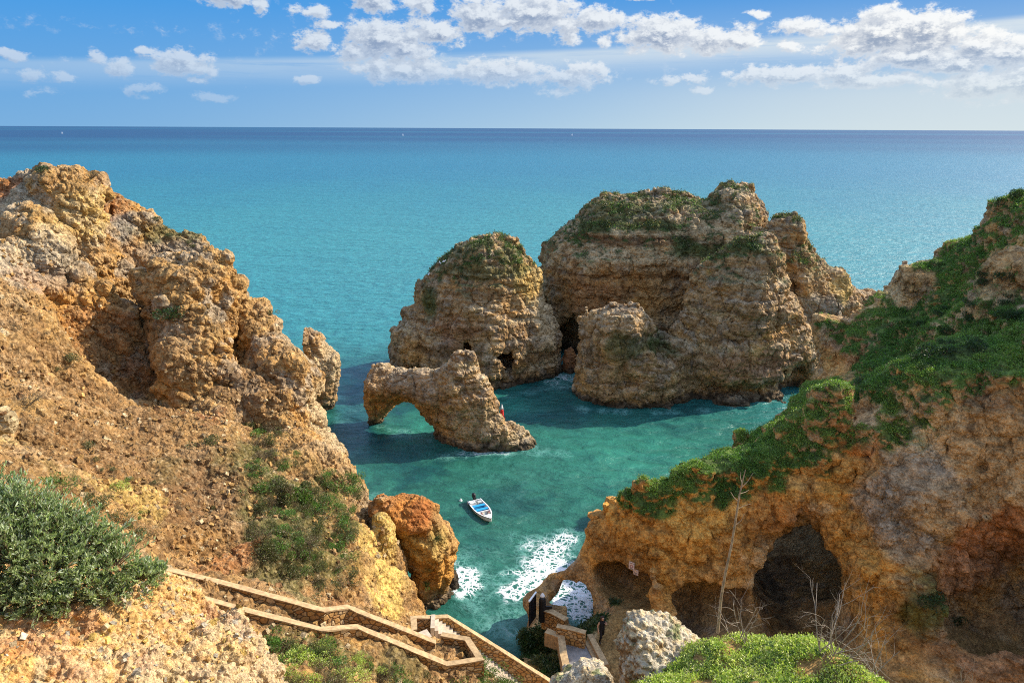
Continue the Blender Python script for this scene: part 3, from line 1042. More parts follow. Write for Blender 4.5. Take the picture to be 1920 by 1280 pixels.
for (px, py, zz, yy) in lowL:
    q = W(px, py, yy); LP.append(np.array((q[0], yy, zz)))
# green back slope, then the drop into the sea
for (px, py, y) in [p for p in ridgeL if p[0] <= 396]:
    q = W(px, py, y); LP.append(past(q, 5.0, -2.4)); LP.append(past(q, 14, -16)); LP.append(past(q, 26, -40))
for (px, py, y) in [p for p in ridgeL if p[0] > 396]:
    q = W(px, py, y); LP.append(past(q, 3.0, -6.5) + np.array((.8, 0, 0))); LP.append(past(q, 6.5, -40) + np.array((1.5, 0, 0)))
# steep rib above the orange rock and the seaward foot under the stairway
LP += [W(690, 935, 45), W(712, 985, 42.5), W(735, 1040, 40), W(752, 1100, 38), W(764, 1165, 35.6)]
LP += [np.array((-3.2, 41.5, -3.)), np.array((-4.2, 38, 1.0)), np.array((-1.0, 36, -2.5)), np.array((-0.5, 33.2, 1.2)), np.array((2.0, 34.5, .6)), np.array((0.0, 39, -4)), np.array((-2.2, 32.8, 5.0)), np.array((-6.4, 44.5, 0.5)), np.array((-1.5, 45, -5)), np.array((1.5, 31.5, 3.6)), np.array((4.5, 32.5, 2.0)), np.array((4.0, 27.5, 4.5)), np.array((3.5, 24, 7)), np.array((-1.5, 22, 10.5)), np.array((3, 20, 8)), np.array((-8, 17, 13)), np.array((-14, 14, 15)), np.array((-25, 10, 20)), np.array((0, 45, -6.)), np.array((-34, 80, -5.)), np.array((-20, 76, -6.)), np.array((-10, 62, -6.)), np.array((-48, 30, 25))]
HL = HeightField(LP, 1.2, .12)

lumpsL = [slab([(280, 710), (276, 572), (278, 520), (293, 496), (316, 484), (355, 480), (385, 478), (408, 492), (422, 516), (436, 542), (450, 570), (452, 615), (425, 660), (390, 720)], 53.5, 3.0, 4.5, 2.6, .15, .5),
          slab([(312, 760), (308, 660), (325, 630), (360, 615), (400, 640), (430, 660), (435, 720), (420, 770)], 49.8, 2.2, 3, 1.8, .15, .5),
          Ball(W(470, 625, 55.5), (1.5, 2.0, 2.0)), Ball(W(494, 680, 54), (1.6, 2, 2.0)), Ball(W(525, 745, 52), (1.6, 2.0, 1.9)), Ball(W(562, 800, 50), (1.2, 1.5, 1.4)), Ball(W(495, 715, 52), (2.0, 1.8, 2.0)), Ball(W(470, 660, 53.5), (1.6, 1.6, 1.8)), Ball(W(525, 780, 49.5), (1.3, 1.2, 1.3)),
          Ball(W(330, 745, 47.5), (.9, .8, 1.0)), Ball(W(380, 765, 46.5), (1.6, 1.2, 1.3)), Ball(W(415, 790, 45), (1.0, .9, .8)), Ball(W(560, 840, 47), (1.8, 1.6, 1.6)),
          Ball(W(0, 790, 30.5), (1.3, 1.2, 1.25)), Ball(W(90, 362, 59.0), (2.2, 2, 1.2)), Ball(W(20, 385, 58.2), (1.6, 1.6, 1.0)),
          slab([(686, 940), (708, 932), (734, 945), (764, 1000), (780, 1075), (786, 1190), (690, 1190), (680, 1050)], 42.6, 2.2, 2.5, 1.4, .35, .5)]
cutL = [Tube(W(395, 570, 50.2), W(405, 640, 49.5), 1.0, .8), Tube(W(455, 605, 52.6), W(465, 540, 52.8), .6, .5), Tube(W(368, 655, 47.2), W(378, 730, 46.9), .35, .3), Ball(W(475, 790, 47), (1.6, 1.4, 2.6)), Ball(W(450, 640, 52), (1.2, 1.2, 1.6)), Tube(W(345, 520, 50.0), W(350, 600, 49.6), .4, .3), Tube(W(5, 395, 54), W(60, 358, 58), .7, .5)]


def gully(P):
    g = np.stack([(P[:, 0] * .83 - P[:, 1] * .55), P[:, 2] * .12, (P[:, 0] * .55 + P[:, 1] * .83) * .10], 1)
    return ridged(g, 1.9, 2, .5, 57)


TILT = np.array(Matrix.Rotation(.5, 3, 'Y') @ Matrix.Rotation(-.35, 3, 'X'))


def big_left(P):
    rocky = sstep(P[:, 1], 44, 52)
    a = fbm(P, 5.0, 3, .5, 51) * 0.6 - ridged(P * np.array((1, 1, .7)), 4.2, 4, .55, 53) * 0.42 * rocky
    # gullies run straight down the loose slope
    gl = gully(P)
    loose = sstep(P[:, 1], 50, 42) * sstep(P[:, 1], 27, 31)
    return .3 + a + gl * .8 * loose - knobs(P, 2.6, 52) * .2 * rocky - (ledges(P @ TILT, 1.5, 55) * .4 + blocks(P @ TILT, (2.4, 2.4, 1.6), 56) * .9) * rocky


def dispL0(P, N):
    rocky = sstep(P[:, 1] + fbm(P, 6, 2, .5, 61) * 5, 44, 52) + .25
    return rocky * (knobs(P, 1.3, 62) * .08 + blocks(P @ TILT, (1.0, 1.0, .7), 46) * .3 + ridged(P * np.array((1, 1, .75)), 1.5, 4, .58, 68) * .30 + ledges(P @ TILT, .6, 59) * .14 + strata(P, .6, 63) * .06) + fbm(P, 1.1, 3, .55, 64) * .16


def dispL1(P, N):
    rocky = sstep(P[:, 1] + fbm(P, 6, 2, .5, 61) * 5, 44, 52)
    near = sstep(P[:, 1], 40, 30)
    return (.25 + .75 * rocky) * (blocks(P, .42, 47) * .12 + knobs(P, .55, 65) * .10 + ridged(P, .5, 3, .6, 58) * .09) + knobs(P, .26, 66) * (.09 + .08 * near) + ridged(P, .8, 3, .6, 60) * .09 * (1 - rocky) + fbm(P, .35, 3, .6, 67) * .07


spotsL = [sp(160, 400, 56, (4.5, 5, 1.8), 'yell', .55), sp(30, 400, 55, (5, 5, 2.4), 'lich', .6), sp(210, 450, 55, (1.6, 4, 2.6), 'grey', .9), sp(170, 390, 57, (2.4, 4, 1.2), 'rust', .55), sp(150, 330, 59, (2.5, 4, 1.0), 'ochre', .4),
          sp(30, 360, 58, (3, 3, 1.2), 'rust', .7), sp(30, 500, 46, (4.5, 4, 2.2), 'lich', .65), sp(100, 470, 50, (3, 4, 1.6), 'pale', .6), sp(60, 530, 44, (3.2, 3, 1.2), 'rust', .3), sp(120, 590, 45, (4.5, 4, 2.2), 'ochre', .65), sp(170, 620, 45, (3, 4, 2), 'rust', .35), sp(260, 490, 56, (2.4, 3, 2.4), 'ochre', .5), sp(110, 500, 48, (3, 3, 1.5), 'grey', .5),
          sp(360, 500, 56, (4.6, 4, 2.6), 'grey', .75), sp(300, 560, 55, (2, 3, 3), 'lich', .5), sp(410, 580, 55, (2, 3, 2), 'brown', .7), sp(460, 560, 58, (1.6, 3, 2.2), 'ochre', .85), sp(440, 530, 58, (1.2, 3, 2), 'rust', .5), sp(340, 670, 51, (2.2, 3, 2.4), 'lich', .5), sp(395, 690, 50, (2, 2.5, 2.0), 'tan', .6), sp(440, 660, 54, (1.6, 2, 2), 'ochre', .55),
          sp(400, 775, 46, (2, 2, .9), 'rust', .75), sp(350, 750, 47, (1.2, 2, .9), 'ochre', .5), sp(520, 690, 55, (3, 4, 3), 'grey', .55), sp(560, 700, 55, (2.4, 4, 4), 'pale', .45), sp(600, 770, 52, (1.8, 3, 2.6), 'pale', .75), sp(630, 830, 50, (1.5, 3, 2.2), 'pale', .7), sp(470, 740, 50, (2.6, 3, 2.4), 'brown', .6), sp(540, 720, 53, (1.4, 2, 1.0), 'ochre', .6),
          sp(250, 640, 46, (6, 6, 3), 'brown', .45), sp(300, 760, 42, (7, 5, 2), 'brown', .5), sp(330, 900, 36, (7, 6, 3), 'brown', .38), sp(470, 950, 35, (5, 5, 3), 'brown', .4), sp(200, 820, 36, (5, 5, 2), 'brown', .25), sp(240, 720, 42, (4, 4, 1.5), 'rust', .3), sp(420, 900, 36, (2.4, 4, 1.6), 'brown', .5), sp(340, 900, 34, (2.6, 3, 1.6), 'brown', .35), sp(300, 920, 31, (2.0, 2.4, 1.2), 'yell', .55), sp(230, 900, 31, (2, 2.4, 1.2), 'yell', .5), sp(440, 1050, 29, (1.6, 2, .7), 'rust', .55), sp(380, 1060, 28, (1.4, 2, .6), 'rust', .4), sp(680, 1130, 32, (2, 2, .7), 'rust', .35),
          sp(640, 950, 41, (2.4, 3, 1.8), 'rust', .3), sp(700, 940, 45, (1.2, 3, 1.2), 'grey', .5), sp(715, 1000, 42, (1.8, 4, 1.9), 'yell', .9), sp(735, 1070, 39, (1.6, 4, 2.0), 'yell', .95), sp(750, 1130, 37, (1.6, 3, 1.6), 'yell', .9), sp(0, 790, 30, (2, 2, 1.6), 'yell', .7), sp(0, 780, 30, (1.6, 2, 1.3), 'lich', .5),
          sp(340, 428, 63, (4, 5, 1.0), 'green', .6), sp(85, 312, 60.5, (1.4, 2, .5), 'green', .8), sp(530, 860, 42, (4, 4, 2.4), 'green', .6), sp(590, 990, 37, (4.5, 5, 2.8), 'green', .62), sp(560, 1080, 31, (3.6, 3.6, 1.3), 'green', .6), sp(640, 930, 42, (3, 3, 2), 'green', .6), sp(600, 1220, 23.5, (3.5, 2.2, .9), 'green', .5), sp(780, 1255, 24.5, (2, 1.5, .7), 'green', .45), sp(350, 860, 36, (2, 2, 1), 'green', .3), sp(130, 900, 27, (2, 2, 1), 'green', .3), sp(320, 700, 46, (2, 2, 2.5), 'dark', .35)]


SPL = HL.snap(spotsL)


def colourL(P, N):
    a = fbm(P, 4.5, 4, .6, 71)
    f = fbm(P, .8, 4, .65, 72)
    h = fbm(P, .22, 3, .6, 73)
    C = lerp(SOIL, TAN, sstep(a, -.2, .5))
    C = lerp(C, OCHRE, sstep(fbm(P, 6, 3, .6, 74) + .3 * f, .05, .7) * .55)
    C = lerp(C, PALE, sstep(a + f * .6, .3, .9) * .35)
    C = lerp(C, BROWN, sstep(-a + f * .6, .15, .7) * .5)
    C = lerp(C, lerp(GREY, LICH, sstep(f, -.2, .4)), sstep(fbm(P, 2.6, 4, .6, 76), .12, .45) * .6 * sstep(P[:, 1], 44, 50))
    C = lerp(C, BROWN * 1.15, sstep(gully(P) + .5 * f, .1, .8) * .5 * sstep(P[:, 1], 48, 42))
    C = blobs(C, P, SPL, .9, 75)
    st = sstep(h, .25, .6) * .5
    C = lerp(C, PALE, st * .7)
    C = lerp(C, BROWN, sstep(-h, .2, .6) * .35)
    wet = sstep(P[:, 2] + .5 * f, 1.2, .2)
    return lerp(C, DARK, wet * .85)


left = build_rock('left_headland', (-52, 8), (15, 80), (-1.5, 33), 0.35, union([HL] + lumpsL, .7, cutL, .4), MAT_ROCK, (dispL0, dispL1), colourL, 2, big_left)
tag(left, 'sunlit ochre headland of loose soil and crumbly crags on the left', 'cliff', kind='structure')

# ------------------------------------------------------------------ right headland
ridgeR = [(2300, 240, 46), (2100, 285, 50), (1990, 330, 54), (1920, 358, 56), (1880, 378, 58), (1850, 398, 60), (1800, 430, 62), (1765, 462, 63.5), (1735, 474, 64.5), (1700, 478, 66), (1672, 492, 67), (1652, 520, 67), (1642, 558, 69.5), (1628, 585, 72), (1600, 592, 70), (1565, 600, 68.5), (1545, 625, 67), (1535, 665, 65), (1528, 700, 62.5), (1505, 725, 58.5), (1480, 745, 56), (1440, 780, 53), (1400, 808, 51), (1365, 832, 49.5), (1330, 852, 48), (1290, 878, 47), (1250, 903, 46), (1215, 925, 45), (1180, 942, 44.5), (1140, 957, 44.5), (1102, 975, 44.8)]
slopeR = [(1920, 450, 52), (1850, 480, 56), (1800, 500, 58), (1740, 540, 61), (1700, 600, 59), (1800, 550, 56), (1880, 560, 50), (1920, 600, 45), (1990, 560, 45), (1600, 700, 58), (1560, 720, 57), (1650, 650, 59), (1700, 680, 53), (1750, 640, 53), (1800, 650, 48.5), (1920, 630, 44), (1500, 785, 52), (1580, 745, 50.5), (1640, 700, 52), (1480, 800, 50), (1430, 830, 48), (1380, 850, 47), (1320, 880, 45.5), (1250, 925, 43.5),
          (1110, 990, 43.2), (1150, 975, 42.2), (1200, 962, 41.2), (1300, 915, 41), (1400, 880, 41.2), (1500, 858, 41.5), (1540, 845, 41.2), (1548, 775, 43.4), (1650, 715, 43.4), (1750, 695, 42.4), (1850, 680, 41.3), (1920, 665, 40.3), (2050, 650, 39),
          # the big bare face at the right
          (1640, 850, 40.2), (1600, 800, 42), (1750, 800, 40.0), (1850, 780, 39.2), (1920, 800, 37.8), (1700, 900, 38.3), (1800, 900, 37.6), (1900, 900, 36.5), (1620, 960, 39), (1650, 1020, 37.4), (1720, 980, 37.0), (1800, 980, 36.8), (1850, 960, 37.2), (1920, 1000, 36.4), (1680, 1100, 35.6), (1780, 1080, 35.0), (1850, 1050, 35.8), (1920, 1080, 35.2), (1640, 1180, 34.8), (1700, 1200, 33.6), (1800, 1180, 33), (1900, 1180, 32.6), (1700, 1280, 31.8), (1850, 1280, 30.8), (2000, 1280, 30), (2100, 1000, 34), (2100, 800, 37)]
flatR = [(1129, 1196, 4.0), (1200, 1165, 4.1), (1180, 1230, 4.1), (1100, 1225, 3.6), (1060, 1215, 3.5), (1075, 1250, 3.4), (1120, 1290, 3.6), (1260, 1172, 4.2), (1330, 1176, 4.0), (1420, 1182, 3.9), (1500, 1190, 3.8), (1570, 1190, 4.0), (1160, 1140, 4.3), (1200, 1130, 4.6), (1020, 1185, 3.0), (1005, 1165, 3.0), (1030, 1170, 3.2), (1000, 1195, 2.2), (975, 1190, .6), (985, 1165, 1.0), (1012, 1120, 2.7), (1040, 1110, 2.6), (1000, 1135, 1.6), (1055, 1092, 2.6), (1030, 1085, .2), (1300, 1300, 4.2), (1500, 1300, 4.2), (1200, 1330, 4.0), (1350, 1240, 4), (1020, 1240, 3.6), (985, 1225, 2.6), (1000, 1290, 3.4), (1090, 1168, 3.0), (1110, 1155, 3.4)]
ridgeR = [(a, b + 14 + float(np.interp(a, [1100, 1480, 1530, 1545, 1640, 1655, 1700, 1920], [12, 8, 30, 40, 45, 34, 16, 12])), c) for a, b, c in dense(ridgeR)]
RP = Z(ridgeR + slopeR) + [Wz(*p) for p in flatR]
for (px, py, y) in ridgeR:
    q = W(px, py, y)
    if px > 1635:
        RP.append(past(q, 5.0, -5)); RP.append(past(q, 12, -40)); RP.append(past(q, 24, -40))
    else:
        RP.append(past(q, 2.6, -5.5) + np.array((-.8, 0, 0))); RP.append(past(q, 5.5, -40) + np.array((-1.4, 0, 0)))
RP += [Wz(1085, 1125, -2.0), Wz(1078, 1140, -1.5), Wz(1095, 1105, -2.0), np.array((3.2, 43, -3)), np.array((2.6, 46, -4)), np.array((3.0, 40.5, -.5)), np.array((2.0, 37.5, -1.0)), np.array((0.5, 42, -4)), np.array((50, 40, 22)), np.array((30, 26, 5)), np.array((20, 24, 4)), np.array((8, 24, 4)), np.array((45, 95, -5)), np.array((20, 80, -6)), np.array((10, 60, -6))]
# front wall foot: right in front of the lip
RP += [Wz(1260, 1150, 4.3), Wz(1230, 1100, 5.0)]
for (px, py, y, dz) in ((1110, 990, 42.6, 2.8), (1150, 975, 41.5, 3.6), (1200, 962, 40.5, 4.0), (1300, 915, 40.2, 4.6), (1400, 880, 40.2, 5.2), (1500, 858, 40.3, 5.6), (1548, 845, 40.0, 5.6), (1600, 850, 39.8, 5.0)):
    q = W(px, py, y)
    RP.append(np.array((q[0], y, q[2] - dz * .5))); RP.append(np.array((q[0] + .1, y - .7, max(q[2] - dz * 1.3, 4.0))))
HR = HeightField(RP, 1.0, .12)

mouth_t, mouth_b = W(1520, 990, 38.5), Wz(1510, 1192, 3.7)
cutR = [Tube(np.array((mouth_b[0] + .2, 36.5, 5.3)), np.array((mouth_b[0] + 3.2, 60, 5.2)), 2.45, 2.5, (1, 1, 1.6)),
        Ball(np.array((mouth_b[0] + .5, 38.5, 6.0)), (2.4, 5, 4.6)), Ball(np.array((mouth_b[0] + 2.6, 47.0, 5.0)), (5.0, 7, 3.7)),
        Ball(W(1345, 1150, 38.4), (2.6, 3.0, 1.35)), Ball(W(1290, 1145, 39.5), (1.4, 2.6, 1.5)),
        Ball(W(1165, 1085, 41.2), (1.7, 2.0, 1.1)), Ball(W(1200, 1098, 40.6), (1.3, 1.8, .9)),
        Tube(W(1088, 1120, 43.0) * np.array((1, 1, 0)) + np.array((0, 0, .9)), W(1084, 1100, 47.5) * np.array((1, 1, 0)) + np.array((0, 0, .9)), 1.25, 1.2, (.8, 1, 1.1)),
        Ball(Wz(1092, 1124, .8), (1.6, 2.9, 2.4)), Ball(W(1500, 895, 40.3), (2.6, 1.0, .45)), Ball(W(1580, 905, 40.2), (1.4, .8, .35)),
        Ball(W(1900, 1100, 34.2), (4.5, 3.2, 4.5))]
lumpsR = [slab([(1196, 1170), (1205, 1120), (1222, 1080), (1236, 1074), (1250, 1105), (1262, 1150), (1262, 1230), (1190, 1230)], 38.6, 1.0, 1.3, 1.0, 0, .5), Ball(W(1180, 1140, 39.6), (1.5, 1.2, .9)),
          Ball(W(1585, 660, 63), (1.8, 2.2, 2.0)), Ball(W(1560, 620, 64.5), (1.4, 1.6, 1.7)), Ball(W(1738, 535, 61), (2.4, 1.8, 2.0)), Ball(W(1875, 575, 50.0), (1.6, 1.4, 2.0)), Ball(W(1915, 510, 49.6), (1.5, 1.3, 1.5)), Ball(W(1845, 970, 36.7), (.55, .5, .5)),
          Ball(W(1760, 760, 41), (1.4, 1.0, 1.6)), Ball(W(1560, 790, 42.4), (1.0, 1.0, 1.6)), Ball(W(1700, 790, 41), (1.2, 1.0, 1.2)),
          Tube(Wz(1000, 1128, 2.0), Wz(1036, 1095, 2.2), .9, .8), Tube(Wz(1036, 1095, 2.2), Wz(1080, 1072, 3.4), .65, .75)]


def big_right(P):
    face = sstep(P[:, 2], 5.5, 8.0)
    st = strata(P, 1.3, 81)
    return .2 + face * (fbm(P, 5.0, 3, .5, 82) * .75 + st * .22 - ridged(P * np.array((1, 1, .35)), 2.6, 3, .55, 83) * .32 - blocks(P, (2.2, 2.2, 2.6), 87) * .6) + fbm(P, 2.2, 2, .5, 84) * .1 + (1 - face) * fbm(P, 1.6, 2, .5, 86) * .18


def dispR0(P, N):
    steep = sstep(N[:, 2], .85, .45)
    hi = sstep(P[:, 2], 4.4, 6.5)
    return (.12 + .88 * steep * hi) * (blocks(P, (.9, .9, 1.1), 88) * .24 + knobs(P * np.array((1, 1, .8)), 1.2, 91) * .14 + ridged(P * np.array((1, 1, .5)), 1.5, 4, .55, 92) * .16 - cracks(P * np.array((1, 1, .6)), 1.8, 97) * .26) + fbm(P, 1.2, 3, .55, 93) * (.05 + .12 * hi)


def dispR1(P, N):
    steep = sstep(N[:, 2], .9, .5)
    hi = sstep(P[:, 2], 4.4, 6.0)
    return (.1 + .9 * steep) * (.15 + .85 * hi) * (blocks(P, (.4, .4, .5), 89) * .11 + knobs(P, .5, 94) * .08 + ridged(P * np.array((1, 1, .6)), .5, 3, .6, 98) * .08 + knobs(P, .24, 95) * .06) + fbm(P, .4, 3, .6, 96) * (.02 + .05 * hi)


spotsR = [sp(1130, 1010, 43, (3, 3, 2.4), 'ochre', .8), sp(1250, 1000, 40, (5, 4, 3), 'ochre', .85), sp(1380, 950, 40, (5, 4, 3), 'ochre', .85), sp(1300, 1060, 40, (4, 4, 2.2), 'ochre', .7), sp(1480, 900, 40.5, (4, 3, 1.6), 'ochre', .7), sp(1330, 960, 40, (3, 3, 1.6), 'yell', .4), sp(1450, 960, 40, (3, 3, 1.2), 'rust', .4), sp(1230, 1120, 38.6, (1.4, 2, 1.6), 'ochre', .7), sp(1160, 1040, 42, (2, 2, 1.4), 'brown', .5), sp(1420, 1000, 39.5, (3, 3, 1), 'brown', .4),
          sp(1590, 900, 40, (1.6, 3, 2.6), 'ochre', .75), sp(1610, 1040, 38, (1.8, 3, 3), 'ochre', .8), sp(1650, 1150, 36, (2.2, 3, 3), 'ochre', .85), sp(1690, 1230, 34, (2.2, 3, 2), 'ochre', .5), sp(1570, 1000, 38.5, (1.2, 3, 2.4), 'ochre', .7), sp(1600, 810, 42, (2, 3, 1.4), 'rust', .6), sp(1590, 780, 42, (2, 3, 1.6), 'tan', .5),
          sp(1750, 770, 41, (3.2, 3, 2.2), 'pale', .6), sp(1690, 810, 40.5, (2.2, 3, 1.5), 'pale', .5), sp(1720, 900, 38.5, (2.6, 3, 2.2), 'grey', .5), sp(1660, 950, 38.5, (1.5, 3, 1.5), 'grey', .6), sp(1850, 740, 41, (3, 3, 1.6), 'brown', .6), sp(1880, 850, 38, (3.4, 3, 2.2), 'tan', .9), sp(1780, 960, 37, (3, 3, 1.4), 'tan', .5), sp(1700, 1000, 37, (2.4, 3, 1.2), 'grey', .5),
          sp(1900, 1020, 36, (3.2, 4, 2.0), 'rust', .8), sp(1850, 1080, 35.5, (3.5, 4, 2.0), 'rose', .85), sp(1800, 1180, 34, (4, 4, 2.2), 'brown', .6), sp(1900, 1200, 33, (4, 4, 2.2), 'rose', .5), sp(1740, 1130, 35, (1.6, 2, 1.6), 'green', .7), sp(1800, 1150, 35, (1.4, 2, 1.4), 'green', .45),
          sp(1590, 660, 62, (2.4, 3, 1.6), 'rose', .6), sp(1560, 690, 62, (1.6, 3, 1.6), 'ochre', .5), sp(1735, 530, 61, (3.4, 3, 2.4), 'pale', .6), sp(1870, 560, 50, (2.4, 3, 2.6), 'pale', .6), sp(1690, 500, 65, (3, 3, 2), 'grey', .6)]
# where the slope is overgrown
VEG_R = [sp(1700, 640, 57, (9, 8, 4.5), 'green'), sp(1800, 600, 53, (8, 7, 5), 'green'), sp(1890, 640, 46, (5, 6, 3), 'green'), sp(1850, 430, 59, (6, 5, 2.6), 'green'), sp(1800, 480, 59, (4, 5, 2.5), 'green'), sp(1600, 730, 54, (6, 6, 3), 'green'), sp(1520, 780, 52, (5, 5, 2.4), 'green'), sp(1450, 820, 48.5, (4.2, 4, 1.8), 'green'), sp(1370, 860, 46.5, (4, 3.6, 1.5), 'green'), sp(1400, 818, 50, (2.5, 2.5, 1.2), 'green'), sp(1450, 785, 53, (3, 3, 1.4), 'green'), sp(1340, 850, 47.5, (2.5, 2.5, 1.2), 'green'), sp(1500, 745, 57, (3, 3, 1.6), 'green'), sp(1290, 900, 44.8, (3.4, 3, 1.2), 'green'), sp(1220, 935, 43.6, (2.4, 2.2, .9), 'green'), sp(1340, 905, 42, (2.2, 2.2, 1.2), 'green'), sp(1510, 840, 42.5, (2.0, 2.4, 1.6), 'green'), sp(1640, 740, 45, (3.0, 2.6, 1.4), 'green'), sp(1770, 690, 44.5, (4, 3, 1.4), 'green'), sp(1920, 400, 55, (4, 5, 3), 'green'), sp(1100, 1165, 37.5, (1.8, 1.0, .8), 'green'), sp(1150, 1120, 39.5, (1.0, .8, .6), 'green'), sp(1000, 1215, 35, (2.2, 1.8, 1.6), 'green'), sp(1040, 1250, 33, (1.4, 1.4, 1), 'green')]


def veg_mask(P, N, spots, lim=.3, bare=()):
    m = np.zeros(len(P))
    w = fbm(P, 2.4, 3, .6, 99)
    for (c, r, nm, a) in spots:
        d = np.sqrt((((P - c) / np.asarray(r, float)) ** 2).sum(1)) + w * .45
        m = np.maximum(m, sstep(d, 1.15, .75))
    for (c, r, nm, a) in bare:
        d = np.sqrt((((P - c) / np.asarray(r, float)) ** 2).sum(1)) + w * .45
        m = m * (1 - sstep(d, 1.1, .7))
    return m * sstep(N[:, 2] + w * .25, lim, lim + .25)


SPR = HR.snap(spotsR)
VGR = HR.snap(VEG_R)
BARE = HR.snap([sp(1738, 530, 61, (3.2, 3, 2.2), 'pale'), sp(1690, 500, 65, (2.6, 3, 1.8), 'pale'), sp(1870, 570, 50, (2.2, 2.4, 2.4), 'pale'), sp(1560, 650, 65, (2.0, 3, 1.6), 'pale'), sp(1580, 690, 60, (1.6, 2, 1.4), 'pale'), sp(1912, 500, 50, (2, 2, 1.6), 'pale'), sp(1830, 400, 60, (1.5, 2, .8), 'pale'), sp(1615, 770, 44, (1.4, 2, 1.2), 'pale')])


def colourR(P, N):
    a = fbm(P, 4.0, 4, .6, 101)
    f = fbm(P, .8, 4, .65, 102)
    st = strata(P, 1.2, 103)
    C = lerp(TAN, PALE, sstep(a + .3 * st, -.05, .7) * .5)
    C = lerp(C, OCHRE, sstep(fbm(P, 5, 3, .6, 104) + .3 * f, .1, .6) * .5)
    C = lerp(C, GREY, sstep(fbm(P, 2.0, 4, .6, 105), .15, .5) * .45)
    open_lift = sstep(HR.h(P[:, :2]) - P[:, 2], 4.5, 2.0)      # cave shade painted in: rock deep below the surface keeps a darker colour
    C = blobs(C, P, SPR, .8, 106) * (.95 + .5 * open_lift)[:, None]
    C = lerp(C, BROWN * .8, np.maximum(cracks(P * np.array((1, 1, .6)), 1.3, 107) * .55, cracks(P * np.array((1, 1, .7)), .45, 108) * .4) * sstep(fbm(P, 2.5, 2, .5, 109), -.3, .2))
    C = lerp(C, BROWN, sstep(-f - .3 * a, .2, .7) * .45)
    flat = sstep(P[:, 2], 5.0, 4.4) * sstep(N[:, 2], .75, .92) * sstep(P[:, 2], 2.0, 3.0)
    C = lerp(C, SOIL * .72, flat * .9)
    v = veg_mask(P, N, VGR, .02, BARE)
    C = lerp(C, lerp(GREEN * 1.3, np.array((0.13, 0.21, 0.04)), sstep(f + .6 * a, -.3, .7)), v * .95)
    wet = sstep(P[:, 2] + .4 * f, 1.5, .4)
    return lerp(C, DARK, wet * .85)


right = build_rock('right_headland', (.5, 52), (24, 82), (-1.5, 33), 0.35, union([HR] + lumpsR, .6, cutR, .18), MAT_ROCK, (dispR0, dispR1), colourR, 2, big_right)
tag(right, 'shaded headland on the right with green slope and a dark sea cave', 'cliff', kind='structure')

# ------------------------------------------------------------------ near rocks
foreL_pts = Z([(-250, 1130, 11), (-250, 1300, 8.5), (-100, 1120, 11.5), (0, 1130, 12), (0, 1280, 9.6), (150, 1180, 11.6), (100, 1120, 12.6), (250, 1120, 13.4), (300, 1104, 15.2), (350, 1100, 15.8), (400, 1100, 16.2), (430, 1126, 16.0), (350, 1200, 13.2), (400, 1280, 11.9), (200, 1280, 10.8), (450, 1180, 15.0), (480, 1200, 14.8), (498, 1240, 14.0), (502, 1290, 13.0), (300, 1150, 13.6), (420, 1180, 14.4), (100, 1220, 10.8), (250, 1220, 11.8), (480, 1340, 12.0), (200, 1360, 9.4)])
for (px, py, y, dz) in ((300, 1104, 15.2, 3), (360, 1100, 15.8, 4), (410, 1102, 16.2, 4.5), (440, 1122, 16.0, 5), (470, 1170, 15.2, 5.5), (496, 1215, 14.5, 5.5), (506, 1255, 13.7, 5.5), (508, 1300, 12.8, 5)):
    q = W(px, py, y)
    foreL_pts.append(np.array((q[0] + .75, q[1] + .7, q[2] - dz * .7))); foreL_pts.append(np.array((q[0] + 1.8, q[1] + 1.6, q[2] - dz * 1.8)))
foreL_pts += [past(W(150, 1060, 14), 0, -1.5), past(W(0, 1020, 14), 0, -1.0), past(W(-200, 1000, 13), 0, -1)]
HF = HeightField(foreL_pts, .5, .05)


def big_fore(P):
    edge = sstep(P[:, 0], -8.2, -5.6)
    return .1 + fbm(P, 1.6, 3, .5, 111) * .22 - knobs(P, .9, 112) * (.12 + .5 * edge) - ridged(P, 1.1, 2, .5, 113) * .12 * edge


def fore_d0(P, N):
    edge = sstep(P[:, 0], -8.2, -5.6)
    return knobs(P, .42, 114) * (.20 + .16 * edge) - cracks(P, .5, 119) * .06 + fbm(P, .35, 3, .55, 115) * .07


def fore_d1(P, N):
    return knobs(P, .17, 116) * .12 + knobs(P, .085, 118) * .05 + fbm(P, .09, 3, .6, 117) * .022


def fore_col(P, N):
    a = fbm(P, 1.6, 4, .6, 121); f = fbm(P, .3, 4, .65, 122)
    C = lerp(SOIL * 1.25, PALE, sstep(f + a * .5, -.25, .5) * .75)
    C = lerp(C, RUST * 1.2, sstep(a - .2 * f, .15, .6) * .5)
    C = lerp(C, YELL, sstep(fbm(P, .8, 3, .6, 123), .15, .6) * .4)
    edge = sstep(P[:, 0] + a, -7.6, -6.0)
    C = lerp(C, lerp(LICH, PALE, sstep(f, -.2, .4)), edge * .5)
    return C


MAT_FORE = rock_material('crumbly_ochre_rock', .9, 4.0)
fore = build_rock('rock_outcrop', (-14, -3.6), (7.5, 18), (16.5, 25), .12, union([HF], .3), MAT_FORE, (fore_d0, fore_d1), fore_col, 2, big_fore)
tag(fore, 'crumbly ochre outcrop with a pale lichened edge below the leafy bush', 'rock outcrop')

pale_spots = [sp(1240, 1230, 9.6, (1.6, 1.2, .5), 'brown', .8), sp(1290, 1270, 9.4, (1, 1, .5), 'brown', .7), sp(1210, 1270, 9.4, (1, 1, .5), 'grey', .7)]


def pale_d0(P, N):
    return knobs(P * np.array((1, 1, .55)), .30, 131) * .15 + fbm(P, .3, 3, .5, 132) * .05


